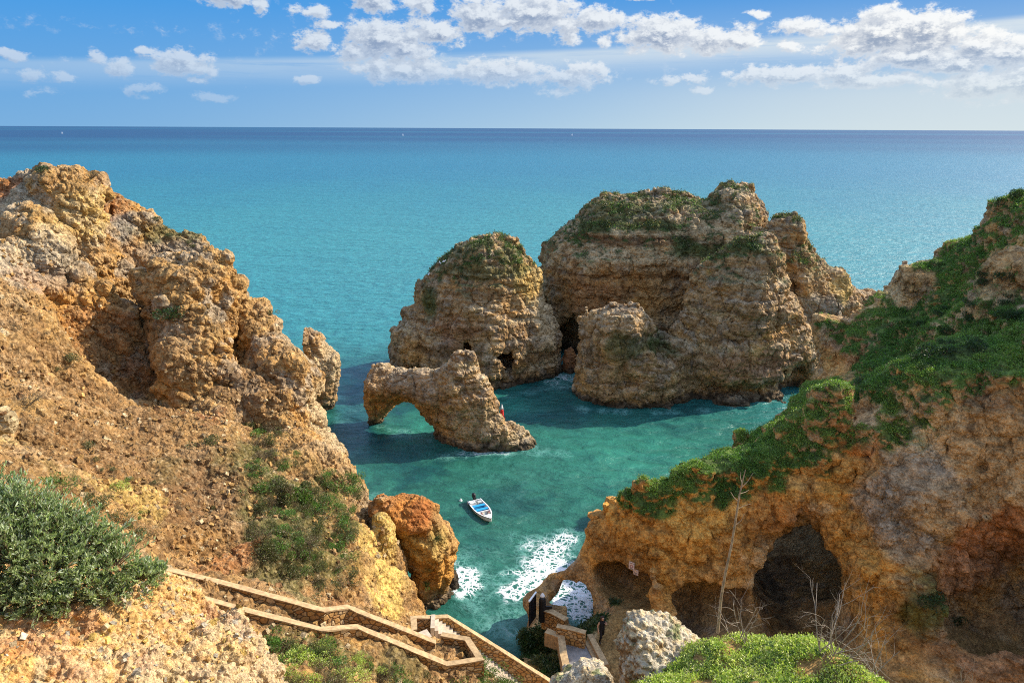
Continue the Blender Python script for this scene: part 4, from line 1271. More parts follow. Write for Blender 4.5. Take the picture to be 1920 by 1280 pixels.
def pale_d1(P, N):
    top = sstep(P[:, 2], 23.6, 24.2)
    return knobs(P, .10, 133) * (.035 + .05 * top) + fbm(P, .06, 3, .6, 134) * .015


def pale_col(P, N):
    f = fbm(P, .25, 4, .65, 135)
    C = lerp(LICH, PALE, sstep(f, -.2, .4))
    C = lerp(C, BROWN, sstep(.62 - N[:, 2] + .5 * f, .2, .75) * .8)
    C = lerp(C, OCHRE, sstep(fbm(P, .5, 3, .6, 136), .3, .6) * sstep(.5 - N[:, 2], 0, .4) * .5)
    return lerp(C, GREEN * 1.6, sstep(fbm(P, .5, 3, .6, 137), .3, .5) * sstep(N[:, 2], .5, .8) * .7)


palerock = build_rock('rock_outcrop', (1.0, 4.2), (7.6, 11.5), (21.5, 25.2), .08,
    union([slab([(1158, 1420), (1160, 1290), (1162, 1215), (1172, 1180), (1190, 1163), (1212, 1160), (1232, 1168), (1258, 1176), (1285, 1180), (1310, 1196), (1335, 1215), (1350, 1290), (1350, 1420)], 9.8, .9, .9, .55, .1, .5)], .1),
    MAT_FORE, (pale_d0, pale_d1), pale_col, 2, lambda P: .05 + fbm(P, .9, 3, .5, 138) * .13)
tag(palerock, 'upright pale lichened rock with dark fluted side beside the bright green grass', 'rock outcrop')
smallrock = build_rock('rock_outcrop', (.3, 2.2), (9.2, 12.2), (22, 24.2), .07,
    union([slab([(1028, 1400), (1032, 1290), (1040, 1268), (1060, 1256), (1078, 1262), (1092, 1248), (1112, 1242), (1132, 1246), (1146, 1262), (1152, 1290), (1155, 1400)], 10.6, .55, .6, .35, .0, .5)], .1),
    MAT_FORE, (pale_d0, pale_d1), pale_col, 2, lambda P: .03 + fbm(P, .6, 3, .5, 139) * .10)
tag(smallrock, 'small pale knobbly rock top at the bottom edge, left of the upright rock', 'rock outcrop')

HM = HeightField(Z([(a, b + 22, c) for a, b, c in [(1270, 1240, 9.1), (1280, 1200, 9.6), (1350, 1186, 9.6), (1400, 1188, 9.6), (1450, 1192, 9.4), (1500, 1204, 9.2), (1550, 1222, 8.9), (1600, 1250, 8.5), (1640, 1275, 8.1), (1680, 1295, 7.8), (1450, 1280, 7.6), (1300, 1290, 8.0), (1550, 1290, 7.6), (1400, 1235, 8.5), (1760, 1310, 7.2), (1900, 1300, 6.8), (2050, 1280, 6.5), (1600, 1350, 6.5), (1250, 1340, 7.4)]])
                 + [W(px, py + 22, y) + np.array((0, 1.0, -1.6)) for (px, py, y) in ((1290, 1200, 9.6), (1350, 1186, 9.6), (1400, 1188, 9.6), (1450, 1192, 9.4), (1500, 1204, 9.2), (1550, 1222, 8.9), (1600, 1250, 8.5), (1660, 1285, 8.0), (1760, 1310, 7.2), (1900, 1300, 6.8))], .4, .05)


def mound_col(P, N):
    f = fbm(P, .5, 4, .65, 141)
    return lerp(SOIL * .8, GREEN * 2.6, sstep(f, -.4, .2))


mound = build_rock('grassy_bank', (1.8, 6.5), (5.2, 10.8), (23.2, 27.5), .1, union([HM], .2), MAT_FORE, (lambda P, N: fbm(P, .5, 3, .5, 142) * .08,), mound_col, 2, lambda P: fbm(P, 1.2, 2, .5, 143) * .1)
tag(mound, 'grassy edge of the viewpoint at the bottom of the photo', 'ground', kind='structure')

HV = HeightField([np.array((x, y, z)) for x in (-70, -45, -25, -10, 0, 10, 25, 45, 70) for (y, z) in ((-90, 36), (-40, 33), (-12, 30.6), (0.5, 30.2), (3.0, 27.6), (6.0, 23.5), (10, 16), (15, 8), (21, 2.0), (27, -3))], 1.5, .1)


def view_col(P, N):
    f = fbm(P, .9, 4, .65, 145)
    C = lerp(SOIL, PALE, sstep(f, -.2, .6))
    return lerp(C, GREEN * 1.8, sstep(N[:, 2] + .5 * f, .6, .95))


view = build_rock('viewpoint_cliff', (-70, 70), (-80, 24), (-1.5, 38), 1.0, union([HV], .5), MAT_ROCK, (lambda P, N: fbm(P, 2.5, 3, .5, 146) * .3,), view_col, 1, lambda P: fbm(P, 5.0, 2, .5, 147) * .4)
tag(view, 'clifftop the photograph is taken from, mostly below the picture', 'cliff', kind='structure')

bpy.context.view_layer.update()


def cast(o, px, py, far=200):
    ok, loc, nor, _ = o.ray_cast(Vector((0, 0, CAM_H)), ray(px, py), distance=far)
    return (np.array(loc), np.array(nor)) if ok else (None, None)


def ground(o, x, y, top=31.0):
    ok, loc, nor, _ = o.ray_cast(Vector((x, y, top)), Vector((0, 0, -1)))
    return loc.z if ok else 0.0


# ------------------------------------------------------------------ leaves
def leaf_material(name, gloss=.35, trans=.3):
    m = bpy.data.materials.new(name)
    m.use_nodes = True
    n = NT(m.node_tree)
    b = m.node_tree.nodes['Principled BSDF']
    out = m.node_tree.nodes['Material Output']
    at = n.n('ShaderNodeAttribute', attribute_name='Col')
    g = n.n('ShaderNodeNewGeometry')
    nz = n.noise(g.outputs['Position'], 14.0, 2, .5)
    c = n.vmath('SCALE', at.outputs['Color'], scale=n.ramp(nz.outputs[0], .3, .7, .8, 1.2))
    n.link(c, b.inputs['Base Color'])
    b.inputs['Roughness'].default_value = .45
    b.inputs['Specular IOR Level'].default_value = gloss
    tr = n.n('ShaderNodeBsdfTranslucent')
    n.link(n.vmath('MULTIPLY', c, (1.25, 1.35, .7)), tr.inputs['Color'])
    mx = n.n('ShaderNodeMixShader')
    mx.inputs[0].default_value = trans
    n.link(b.outputs[0], mx.inputs[1]); n.link(tr.outputs[0], mx.inputs[2])
    n.link(mx.outputs[0], out.inputs[0])
    return m


MAT_LEAF = leaf_material('leaf')
MAT_WAXY = leaf_material('waxy_leaf', .25, .42)


def leaf_geo(C, D, U, L, Wd):
    """diamond-shaped leaves: base C, direction D, side U, length L, width Wd"""
    D = D / np.linalg.norm(D, axis=1)[:, None]
    S_ = np.cross(D, U); S_ /= np.maximum(np.linalg.norm(S_, axis=1), 1e-6)[:, None]
    L = np.asarray(L)[:, None]; Wd = np.asarray(Wd)[:, None]
    nrm = np.cross(S_, D)
    V = np.stack([C, C + D * L * .5 + S_ * Wd * .5 + nrm * L * .06, C + D * L - nrm * L * .05, C + D * L * .5 - S_ * Wd * .5 + nrm * L * .06], 1).reshape(-1, 3)
    Q = np.arange(len(C) * 4).reshape(-1, 4)
    return V, Q


def rnd_dir(n, rng=RNG):
    v = rng.normal(size=(n, 3))
    return v / np.linalg.norm(v, axis=1)[:, None]


def pick(cols, n, rng=RNG, var=.25):
    cols = np.array(cols)
    c = cols[rng.integers(0, len(cols), n)]
    return c * rng.uniform(1 - var, 1 + var, (n, 1))


PAL_GREEN = [(0.09, 0.185, 0.035), (0.12, 0.23, 0.042), (0.07, 0.14, 0.03), (0.15, 0.25, 0.05)]
PAL_OLIVE = [(0.13, 0.135, 0.05), (0.10, 0.115, 0.04), (0.16, 0.15, 0.07), (0.08, 0.10, 0.035)]
PAL_DRY = [(0.20, 0.145, 0.075), (0.15, 0.11, 0.06), (0.24, 0.19, 0.11)]
PAL_DARK = [(0.032, 0.065, 0.02), (0.042, 0.085, 0.025), (0.028, 0.052, 0.02)]
PAL_BRIGHT = [(0.38, 0.47, 0.08), (0.46, 0.53, 0.12), (0.29, 0.40, 0.06), (0.52, 0.52, 0.20)]


def cover(name, P, N, n_leaf, size, pal, label, mat=MAT_LEAF, patch=None, rng=None):
    """low plants growing over rock: one mesh of many small leaves"""
    rng = rng or RNG
    k = len(P)
    base = np.repeat(P, n_leaf, 0) + rng.normal(size=(k * n_leaf, 3)) * size * .7
    nn = np.repeat(N, n_leaf, 0)
    D = nn * .5 + np.array((0, 0, .5)) + rnd_dir(k * n_leaf, rng) * 1.0
    L = rng.uniform(.6, 1.3, k * n_leaf) * size
    V, Q = leaf_geo(base, D, rnd_dir(k * n_leaf, rng), L, L * .55)
    c = pick(pal[0], k, rng)
    if len(pal) > 1:
        w = sstep(fbm(P, patch or 3.0, 3, .6, 151), -.15, .25)
        c = lerp(c, np.ones((k, 3)), np.zeros(k)) * (1 - w)[:, None] + pick(pal[1], k, rng) * w[:, None]
    c = np.repeat(np.repeat(c, n_leaf, 0) * rng.uniform(.75, 1.25, (k * n_leaf, 1)), 4, 0)
    o = link(name, mesh_from(name, V, Q, mat, col=c, smooth=False))
    tag(o, label, 'ground cover', kind='stuff')
    return o


def visible(P, N):
    v = np.array((0, 0, CAM_H)) - P
    return (N * v).sum(1) / np.linalg.norm(v, axis=1) > -.15


def sample(name, mask_fn, n, rng):
    V, Q, N = ROCKS[name]
    w = mask_fn(V, N) * visible(V, N)
    idx = np.nonzero(w > .02)[0]
    p = w[idx] / w[idx].sum()
    j = rng.choice(idx, size=n, p=p)
    return V[j], N[j]


rg = np.random.default_rng(21)
P_, N_ = sample('right_headland', lambda P, N: sstep(veg_mask(P, N, VGR, .02, BARE), .3, .8) * (P[:, 2] > 5.2) * sstep(fbm(P, 1.6, 3, .6, 171), -.45, .05), 95000, rg)
cover('ground_cover', P_, N_, 3, .10, ([(.10, .20, .035), (.13, .25, .045), (.08, .16, .03), (.16, .29, .05), (.06, .11, .03)], [(0.17, .30, .05), (.21, .31, .06), (.24, .27, .08), (.15, .24, .045), (.19, .33, .055)]), 'dense green plants covering the shaded right headland slope', patch=5.0, rng=rg)
P_, N_ = sample('right_headland', lambda P, N: sstep(veg_mask(P, N, VGR, .02, BARE), .3, .8) * (P[:, 2] < 6) * (P[:, 0] < 10), 4000, rg)
cover('ground_cover', P_, N_, 3, .16, (PAL_DARK, PAL_OLIVE), 'dark low plants beside the tunnel pool and landing path', patch=2.0, rng=rg)


def greens(C):
    return sstep(C[:, 1] - C[:, 0] * 1.02, 0, .02)


for nm, lab, n_, s_ in (('sea_stack', 'dark scrub on the ledges and summit of the conical stack', 3200, .17), ('sea_stack.001', 'dark scrub on the flat top and ledges of the largest stack', 7500, .19)):
    me = bpy.data.objects[nm].data
    c = np.empty(len(me.vertices) * 4, np.float32); me.attributes['Col'].data.foreach_get('color', c)
    gm = greens(c.reshape(-1, 4))
    P_, N_ = sample(nm, lambda P, N: gm, n_, rg)
    cover('ground_cover', P_, N_, 3, s_, (PAL_GREEN[:2] + PAL_OLIVE, PAL_OLIVE + PAL_DRY[:1]), lab, patch=3.0, rng=rg)
me = left.data
c = np.empty(len(me.vertices) * 4, np.float32); me.attributes['Col'].data.foreach_get('color', c)
gmL = greens(c.reshape(-1, 4))
P_, N_ = sample('left_headland', lambda P, N: gmL, 17000, rg)
cover('ground_cover', P_, N_, 3, .13, (PAL_OLIVE + PAL_GREEN[:2], PAL_DRY + PAL_OLIVE), 'thin olive scrub and herbs on the sunny left headland', patch=2.5, rng=rg)
P_, N_ = sample('grassy_bank', lambda P, N: sstep(fbm(P, .8, 3, .6, 161) + .25, -.2, .2), 42000, rg)
cover('grass', P_ + N_ * .02, N_, 3, .036, (PAL_BRIGHT, PAL_BRIGHT[1:] + [(0.2, .2, .08)]), 'bright sunlit green clover on the viewpoint edge at the bottom', patch=.7, rng=rg)


# ------------------------------------------------------------------ loose stones
def stones(P, N, size, cols, label, rng):
    """angular broken stones lying on a slope, one mesh"""
    n = len(P)
    base = np.array([(x, y, z) for x in (-1, 1) for y in (-1, 1) for z in (-1, 1)], float)
    qd = np.array([(0, 1, 3, 2), (4, 6, 7, 5), (0, 4, 5, 1), (2, 3, 7, 6), (0, 2, 6, 4), (1, 5, 7, 3)])
    A = rng.normal(size=(n, 3, 3))
    U, _, Vt = np.linalg.svd(A)
    sc = size[:, None, None] * rng.uniform(.35, .8, (n, 1, 3))
    pts = base[None] * rng.uniform(.55, 1.0, (n, 8, 3)) * sc
    V = (pts @ (U @ Vt)) + (P + N * size[:, None] * .15)[:, None, :]
    Q = (qd[None] + np.arange(n)[:, None, None] * 8).reshape(-1, 4)
    c = np.repeat(pick(cols, n, rng, .3), 8, 0)
    o = link('rubble', mesh_from('rubble', V.reshape(-1, 3), Q, MAT_ROCK, col=c, smooth=False))
    return tag(o, label, 'loose stones', kind='stuff')


STONE_COL = [tuple(SOIL), tuple(TAN), tuple(PALE), tuple(BROWN * 1.6), tuple(TAN * .8), tuple(SOIL * .8)]
P_, N_ = sample('left_headland', lambda P, N: sstep(P[:, 1], 20, 24) * sstep(P[:, 1], 52, 46) * sstep(fbm(P, 3.5, 3, .6, 181), -.3, .25) * (P[:, 2] > 6), 9000, rg)
stones(P_, N_, .05 + .22 * rg.random(len(P_)) ** 3.5, STONE_COL, 'loose broken stones strewn over the bare slope of the left headland', rg)
P_, N_ = sample('rock_outcrop', lambda P, N: np.ones(len(P)), 3500, rg)
stones(P_, N_, .018 + .10 * rg.random(len(P_)) ** 3.5, [tuple(PALE), tuple(SOIL * 1.2), tuple(YELL), tuple(LICH)], 'small loose stones on the near ochre outcrop', rg)


# ------------------------------------------------------------------ tubes (twigs, stalks)
def tube_mesh(paths, sides=5):
    V, Q = [], []
    for pts, rad in paths:
        pts = np.asarray(pts, float)
        base = len(V)
        for i, p in enumerate(pts):
            d = pts[min(i + 1, len(pts) - 1)] - pts[max(i - 1, 0)]
            d /= max(np.linalg.norm(d), 1e-9)
            a = np.cross(d, (0.31, 0.52, 0.8)); a /= np.linalg.norm(a); b_ = np.cross(d, a)
            for k in range(sides):
                t = 2 * math.pi * k / sides
                V.append(p + (a * math.cos(t) + b_ * math.sin(t)) * rad[i])
        for i in range(len(pts) - 1):
            for k in range(sides):
                k2 = (k + 1) % sides
                Q.append((base + i * sides + k, base + i * sides + k2, base + (i + 1) * sides + k2, base + (i + 1) * sides + k))
    return np.array(V), np.array(Q)


def branch(p, d, L, r, depth, rng, out, bend=.25, up=.12):
    pts, rad = [p], [r]
    n = 5
    for i in range(n):
        d = d + rng.normal(size=3) * bend * .5 + np.array((0, 0, up * .3)); d /= np.linalg.norm(d)
        p = p + d * L / n
        pts.append(p); rad.append(r * (1 - .62 * (i + 1) / n))
        if depth > 0 and i >= 1 and rng.random() < .62:
            s_ = d + rnd_dir(1, rng)[0] * .75; s_ /= np.linalg.norm(s_)
            branch(p, s_, L * rng.uniform(.35, .62), rad[-1] * .75, depth - 1, rng, out, bend, up)
    out.append((pts, rad))


MAT_TWIG = simple_mat('dry_twig', (.30, .24, .18), .9, .1, .3, 20)
MAT_STEM = simple_mat('shrub_stem', (.12, .085, .05), .9, .1, .3, 20)
rg = np.random.default_rng(5)


def dead_shrub(px, py, n, L, r, seed, label, spread=.8, depth=2, host=None):
    rng = np.random.default_rng(seed)
    p, _ = cast(host or mound, px, py)
    if p is None:
        p = W(px, py, 8.5)
    paths = []
    for i in range(n):
        d = np.array((rng.normal() * spread, rng.normal() * spread * .7, 1.0)); d /= np.linalg.norm(d)
        branch(p + np.array((rng.normal() * .12, rng.normal() * .08, -.05)), d, L * rng.uniform(.6, 1.1), r, depth, rng, paths)
    V, Q = tube_mesh(paths, 4)
    o = link('dead_shrub', mesh_from('dead_shrub', V, Q, MAT_TWIG, smooth=True))
    return tag(o, label, 'dead shrub')


dead_shrub(1545, 1228, 12, .95, .011, 3, 'largest leafless grey shrub spreading in front of the cave mouth', .75, 3)
dead_shrub(1400, 1192, 6, .62, .009, 8, 'leafless pale twigs just right of the tall dead stalk', .55, 2)
dead_shrub(1640, 1268, 7, .62, .008, 12, 'sprawling leafless twigs at the right end of the bright grass', 1.0, 2)
dead_shrub(1300, 1270, 8, .30, .004, 15, 'thin dry grass stems in front of the upright pale rock', .9, 1)
dead_shrub(1790, 1300, 8, .45, .005, 18, 'sparse dry stems rising from the bottom right edge', .6, 2)

# tall dead flower stalk
p0, _ = cast(mound, 1346, 1192)
if p0 is None:
    p0 = W(1346, 1180, 9.5)
p0 = p0 + np.array((0, 0, -.05))
ystalk = p0[1]
pts = [p0] + [W(px, py, ystalk) for px, py in ((1352, 1120), (1360, 1075), (1372, 1020), (1380, 970), (1386, 930), (1394, 895), (1398, 880))]
paths = [(pts, [.024, .021, .019, .017, .015, .012, .009, .006])]
for (a, b, c_, r) in (((1384, 940), (1376, 932), (1370, 922), .007), ((1391, 905), (1388, 895), (1389, 884), .006), ((1389, 915), (1402, 902), (1412, 886), .006), ((1382, 955), (1394, 948), (1408, 944), .005), ((1378, 985), (1390, 975), (1396, 962), .005), ((1388, 925), (1398, 922), (1404, 918), .005)):
    paths.append(([W(*a, ystalk), W(*b, ystalk + .05), W(*c_, ystalk + .08)], [r, r * .8, r * .5]))
V, Q = tube_mesh(paths, 7)
tag(link('dead_stalk', mesh_from('dead_stalk', V, Q, simple_mat('dry_stalk', (.34, .24, .15), .85, .1, .3, 12))), 'tall thin dead flower stalk standing at the grass edge before the cave', 'dead stalk')


# ------------------------------------------------------------------ shrubs
def shrub_mesh(name, seed, pal, n=700, leaf=.13, asp=.5, flat=.75, twig=10, mat=MAT_LEAF):
    """a unit shrub: leaves spread through several lobes, with bare stems showing between them"""
    rng = np.random.default_rng(seed)
    lobes = [(np.array((rng.normal() * .42, rng.normal() * .42, rng.uniform(.25, .7) * flat)), rng.uniform(.3, .55)) for _ in range(8)]
    C, D = [], []
    for i in range(n):
        c, r = lobes[rng.integers(0, len(lobes))]
        v = rnd_dir(1, rng)[0]
        rr = r * rng.uniform(.45, 1.0) ** .6
        p = c + v * rr * np.array((1, 1, .85))
        if p[2] < -.05:
            p[2] = rng.uniform(0, .2)
        C.append(p); D.append(v + np.array((0, 0, .7)) + rng.normal(size=3) * .5)
    L = rng.uniform(.6, 1.3, n) * leaf
    V, Q = leaf_geo(np.array(C), np.array(D), rnd_dir(n, rng), L, L * asp)
    col = np.repeat(pick(pal, n, rng, .35), 4, 0)
    paths = []
    for i in range(twig):
        c, r = lobes[i % len(lobes)]
        branch(np.array((rng.normal() * .08, rng.normal() * .08, -.15)), c / np.linalg.norm(c), np.linalg.norm(c) + r * .8, .022, 1, rng, paths, .2)
    TV, TQ = tube_mesh(paths, 4)
    Vall = np.concatenate([V, TV]); Qall = np.concatenate([Q, TQ + len(V)])
    call = np.concatenate([col, np.tile((.11, .08, .05), (len(TV), 1))])
    return mesh_from(name, Vall, Qall, [mat, MAT_STEM], col=call, smooth=False, midx=np.r_[np.zeros(len(Q)), np.ones(len(TQ))])


PROTO = {
    'olive': [shrub_mesh('shrub', s_, PAL_OLIVE, 650, .12) for s_ in (1, 2)],
    'green': [shrub_mesh('shrub', s_, PAL_GREEN, 700, .13) for s_ in (3, 4)],
    'dark': [shrub_mesh('shrub', s_, PAL_DARK, 750, .14) for s_ in (5, 6)],
    'dry': [shrub_mesh('shrub', s_, PAL_DRY, 420, .11, .35, .8, 22) for s_ in (7, 8)],
    'bright': [shrub_mesh('shrub', s_, PAL_BRIGHT, 600, .13) for s_ in (9,)],
}


def shrub(host, px, py, r, kind, label, group=None, name='shrub', cat='shrub', sink=.15, zs=1.0):
    p, nrm = cast(host, px, py)
    if p is None:
        return None
    o = link(name, random.choice(PROTO[kind]))
    p = p + nrm * .05
    o.location = (p[0], p[1], p[2] - r * sink)
    o.scale = (r * random.uniform(.85, 1.2), r * random.uniform(.85, 1.2), r * zs * random.uniform(.8, 1.1))
    o.rotation_euler = (random.uniform(-.15, .15), random.uniform(-.15, .15), random.uniform(0, 6.28))
    return tag(o, label, cat, group)


# shrubs that can be told apart
shrub(left, 318, 590, 1.25, 'dark', 'dark green shrub in the shade at the foot of the grey crag')
shrub(left, 130, 672, .75, 'olive', 'grey olive shrub on the sunny lip beside the big shadow')
shrub(left, 394, 832, .72, 'olive', 'round olive shrub on the gravel slope below the red rocks')
shrub(left, 172, 335, .62, 'dry', 'dry brown bush on the skyline of the left headland', sink=-.2)
shrub(left, 80, 320, .6, 'dark', 'dark green tuft crowning the highest point of the left headland')
shrub(left, 505, 588, .5, 'olive', 'small olive bush on the ridge line right of the grey crag')
shrub(left, 160, 836, .5, 'olive', 'lone small shrub on the loose slope above the leafy bush')
shrub(left, 105, 908, .62, 'green', 'fresh green shrub beside the top edge of the leafy bush')
shrub(left, 50, 755, .62, 'dry', 'greyish dry shrub beside the pale boulder at the left edge')
shrub(left, 470, 800, .75, 'olive', 'shrub under the shaded rocks at the head of the scrub gully')
shrub(left, 225, 915, .42, 'bright', 'bright yellow green herb on the pale earth patch')
shrub(orange, 818, 1012, .42, 'dark', 'dark shrub on the sunny shoulder of the orange sea rock')
shrub(orange, 800, 1096, .42, 'green', 'green shrub in the groove low on the orange sea rock')
shrub(great, 1253, 612, .75, 'dry', 'pale bushy clump in the saddle of the largest stack')
shrub(right, 1756, 668, .95, 'dark', 'blackish round shrub in the middle of the green slope')
shrub(right, 1830, 655, .9, 'dark', 'dark shrub on the green slope just above the pale rock face')
shrub(right, 1890, 600, .9, 'dark', 'dark shrub high at the right edge above the green slope')
shrub(right, 1745, 1130, .8, 'dark', 'dark shrub growing in the red hollow right of the cave')
shrub(right, 1795, 1165, .6, 'dark', 'smaller dark shrub low in the red hollow right of the cave')
for (px, py, r, lab) in ((1872, 388, .5, 'small wispy tree on the right skyline, left one of the pair'), (1905, 374, .55, 'small wispy tree on the right skyline at the photo edge')):
    shrub(right, px, py, r, 'dark', lab, name='small_tree', cat='tree', sink=-.3, zs=1.7)
for (px, py) in ((190, 950), (215, 975), (245, 990), (262, 1010), (165, 940)):
    shrub(left, px, py, .55, 'olive', 'grey olive shrub in the row beyond the leafy bush', 'shrubs beyond the leafy bush')

rr = random.Random(11)


def in_poly(x, y, poly):
    c = False
    for i in range(len(poly)):
        (x1, y1), (x2, y2) = poly[i], poly[i - 1]
        if (y1 > y) != (y2 > y) and x < x1 + (y - y1) * (x2 - x1) / (y2 - y1):
            c = not c
    return c


def zone(host, poly, n, rlo, rhi, kinds, label, group, seed):
    rr = random.Random(seed)
    xs = [p[0] for p in poly]; ys = [p[1] for p in poly]
    k = 0; tries = 0
    while k < n and tries < n * 40:
        tries += 1
        x, y = rr.uniform(min(xs), max(xs)), rr.uniform(min(ys), max(ys))
        if in_poly(x, y, poly) and shrub(host, x, y, rr.uniform(rlo, rhi), rr.choice(kinds), label, group):
            k += 1


zone(left, [(455, 800), (520, 790), (560, 850), (600, 900), (660, 890), (680, 960), (660, 1050), (670, 1100), (600, 1110), (520, 1070), (470, 1010), (480, 930)], 150, .32, .75, ['olive', 'green', 'olive', 'dry'], 'small scrub bush in the green gully above the stone stairway', 'scrub bushes in the gully', 3)
zone(left, [(600, 880), (670, 900), (680, 950), (640, 1000), (590, 960)], 12, .5, .75, ['green', 'dark'], 'larger green bush at the seaward edge of the gully', 'green bushes by the cliff edge', 4)
zone(left, [(490, 1190), (600, 1205), (700, 1235), (820, 1262), (860, 1290), (500, 1290)], 48, .25, .55, ['olive', 'green', 'bright', 'dry'], 'small scrub bush on the bank in front of the stairway', 'scrub bushes below the stairway', 5)
zone(left, [(890, 1225), (930, 1215), (985, 1265), (960, 1290), (880, 1290)], 10, .3, .55, ['olive', 'green'], 'scrub bush between the landing and the lower stair wall', 'scrub bushes beside the landing', 6)
zone(left, [(60, 880), (300, 830), (420, 960), (380, 1040), (300, 1030), (180, 920)], 12, .16, .34, ['olive', 'dry', 'green'], 'low tuft scattered on the bare gravel slope', 'tufts on the gravel slope', 7)
zone(left, [(0, 620), (110, 600), (150, 700), (120, 780), (0, 720)], 8, .2, .4, ['dry', 'olive'], 'dry tuft on the upper sunny slope at the left edge', 'dry tufts on the upper slope', 8)
zone(left, [(270, 395), (330, 425), (390, 455), (350, 470), (290, 430)], 7, .3, .5, ['dark', 'olive'], 'dark low bush on the green back slope of the left ridge', 'bushes on the back slope', 9)
zone(right, [(1560, 690), (1650, 640), (1760, 560), (1880, 480), (1915, 640), (1760, 690), (1640, 740)], 26, .3, .7, ['dark', 'green', 'dark'], 'bush among the green plants of the right slope', 'bushes on the right slope', 10)
zone(right, [(975, 1205), (1030, 1195), (1045, 1240), (1020, 1270), (980, 1240)], 10, .3, .5, ['olive', 'green', 'dark'], 'shaded bush between the lower stair wall and the landing path', 'bushes by the landing path', 12)

# the big leafy bush at the lower left
rg = np.random.default_rng(77)
bush_lobes = [(-160, 960, 13.4, 1.4), (-60, 965, 13.4, 1.15), (0, 980, 13.1, .95), (55, 985, 13.0, .95), (110, 1010, 13.0, .85), (165, 1035, 13.0, .8), (215, 1065, 13.0, .68), (258, 1090, 13.1, .48), (280, 1080, 13.4, .36), (-60, 1040, 12.2, 1.2), (20, 1060, 12.2, 1.0), (90, 1080, 12.3, .85), (150, 1098, 12.4, .62), (30, 1120, 11.9, .6), (-80, 1120, 11.6, .8), (200, 1120, 12.6, .42), (-10, 1130, 11.7, .5), (70, 1130, 11.8, .5), (130, 1128, 12.0, .42), (-40, 1010, 12.6, 1.1)]
bush = bpy.data.objects.new('leafy_bush', None); COL.objects.link(bush)
bc = W(60, 1080, 13.0)
gz = bc[2] - 1.2
bush.location = (bc[0], bc[1], gz)
tag(bush, 'big bush of narrow grey green leaves at the lower left edge', 'bush')
C_, D_, U_ = [], [], []
paths = []
for (px, py, y, r) in bush_lobes:
    c = W(px, py, y)
    for s_ in range(int(170 * r * r) + 34):
        v = rnd_dir(1, rg)[0]; v[2] = v[2] if v[2] > -.45 else -v[2]
        tip = c + v * r * (rg.uniform(.70, 1.02) if rg.random() < .86 else rg.uniform(1.0, 1.28))
        root = c + v * r * rg.uniform(.1, .35)
        d = tip - root + np.array((0, 0, .25)); d /= np.linalg.norm(d)
        paths.append(([root, (root + tip) / 2 + rg.normal(size=3) * .03, tip], [.009, .007, .003]))
        m_ = 17
        t = rg.uniform(.25, 1.05, m_)[:, None]
        pp = root + (tip - root) * t
        side = rnd_dir(m_, rg)
        C_.append(pp); D_.append(d * .9 + side * .75 + np.array((0, 0, .25))); U_.append(rnd_dir(m_, rg) * .6 + np.array((0, 0, .6)))
C_ = np.concatenate(C_); D_ = np.concatenate(D_); U_ = np.concatenate(U_)
L_ = rg.uniform(.08, .14, len(C_))
V, Q = leaf_geo(C_, D_, U_, L_, L_ * .30)
col = np.repeat(pick([(0.31, 0.36, 0.18), (0.38, 0.43, 0.25), (0.21, 0.27, 0.12), (0.55, 0.58, 0.44), (0.30, 0.37, 0.15), (0.14, 0.19, 0.08)], len(C_), rg, .25), 4, 0)
off = np.array((bc[0], bc[1], gz))
link('foliage', mesh_from('foliage', V - off, Q, MAT_WAXY, col=col, smooth=False), bush)
V, Q = tube_mesh(paths, 3)
link('branches', mesh_from('branches', V - off, Q, MAT_STEM), bush)


# ------------------------------------------------------------------ stone stairway
def stone_material():
    m = bpy.data.materials.new('rubble_masonry')
    m.use_nodes = True
    n = NT(m.node_tree)
    b = m.node_tree.nodes['Principled BSDF']
    b.inputs['Roughness'].default_value = .9
    b.inputs['Specular IOR Level'].default_value = .15
    g = n.n('ShaderNodeNewGeometry')
    P = g.outputs['Position']
    wn = n.noise(P, 3.0, 3, .5)
    Pm = n.mapping(n.vmath('ADD', P, n.vmath('SCALE', wn.outputs['Color'], scale=.12)), (1, 1, 1.45))
    e = n.vor(Pm, 3.4, 'DISTANCE_TO_EDGE')
    c = n.vor(Pm, 3.4)
    sep = n.n('ShaderNodeSeparateColor')
    n.link(c.outputs['Color'], sep.inputs[0])
    st = n.mix(sep.outputs[0], (.50, .29, .10, 1), (.40, .20, .07, 1))
    st = n.mix(n.ramp(sep.outputs[1], .45, .9, 0, .8), st, (.55, .40, .22, 1))
    nz = n.noise(P, 16, 5, .65)
    st = n.vmath('SCALE', st, scale=n.ramp(nz.outputs[0], .3, .7, .75, 1.2))
    j = n.ramp(e.outputs[0], .02, .075)
    n.link(n.mix(j, (.13, .075, .035, 1), st), b.inputs['Base Color'])
    hgt = n.math('ADD', n.ramp(e.outputs[0], .0, .14), n.math('MULTIPLY', nz.outputs[0], .35))
    n.link(n.bump(hgt, .9, .05), b.inputs['Normal'])
    return m


MAT_STONE = stone_material()
MAT_COPE = simple_mat('cast_coping', (.41, .275, .14), .85, .2, .28, 5, .25)
MAT_STEP = simple_mat('worn_concrete', (.50, .40, .29), .9, .15, .2, 4, .3)
MAT_PATH = simple_mat('trodden_path', (.33, .25, .17), .95, .1, .25, 3, .5)


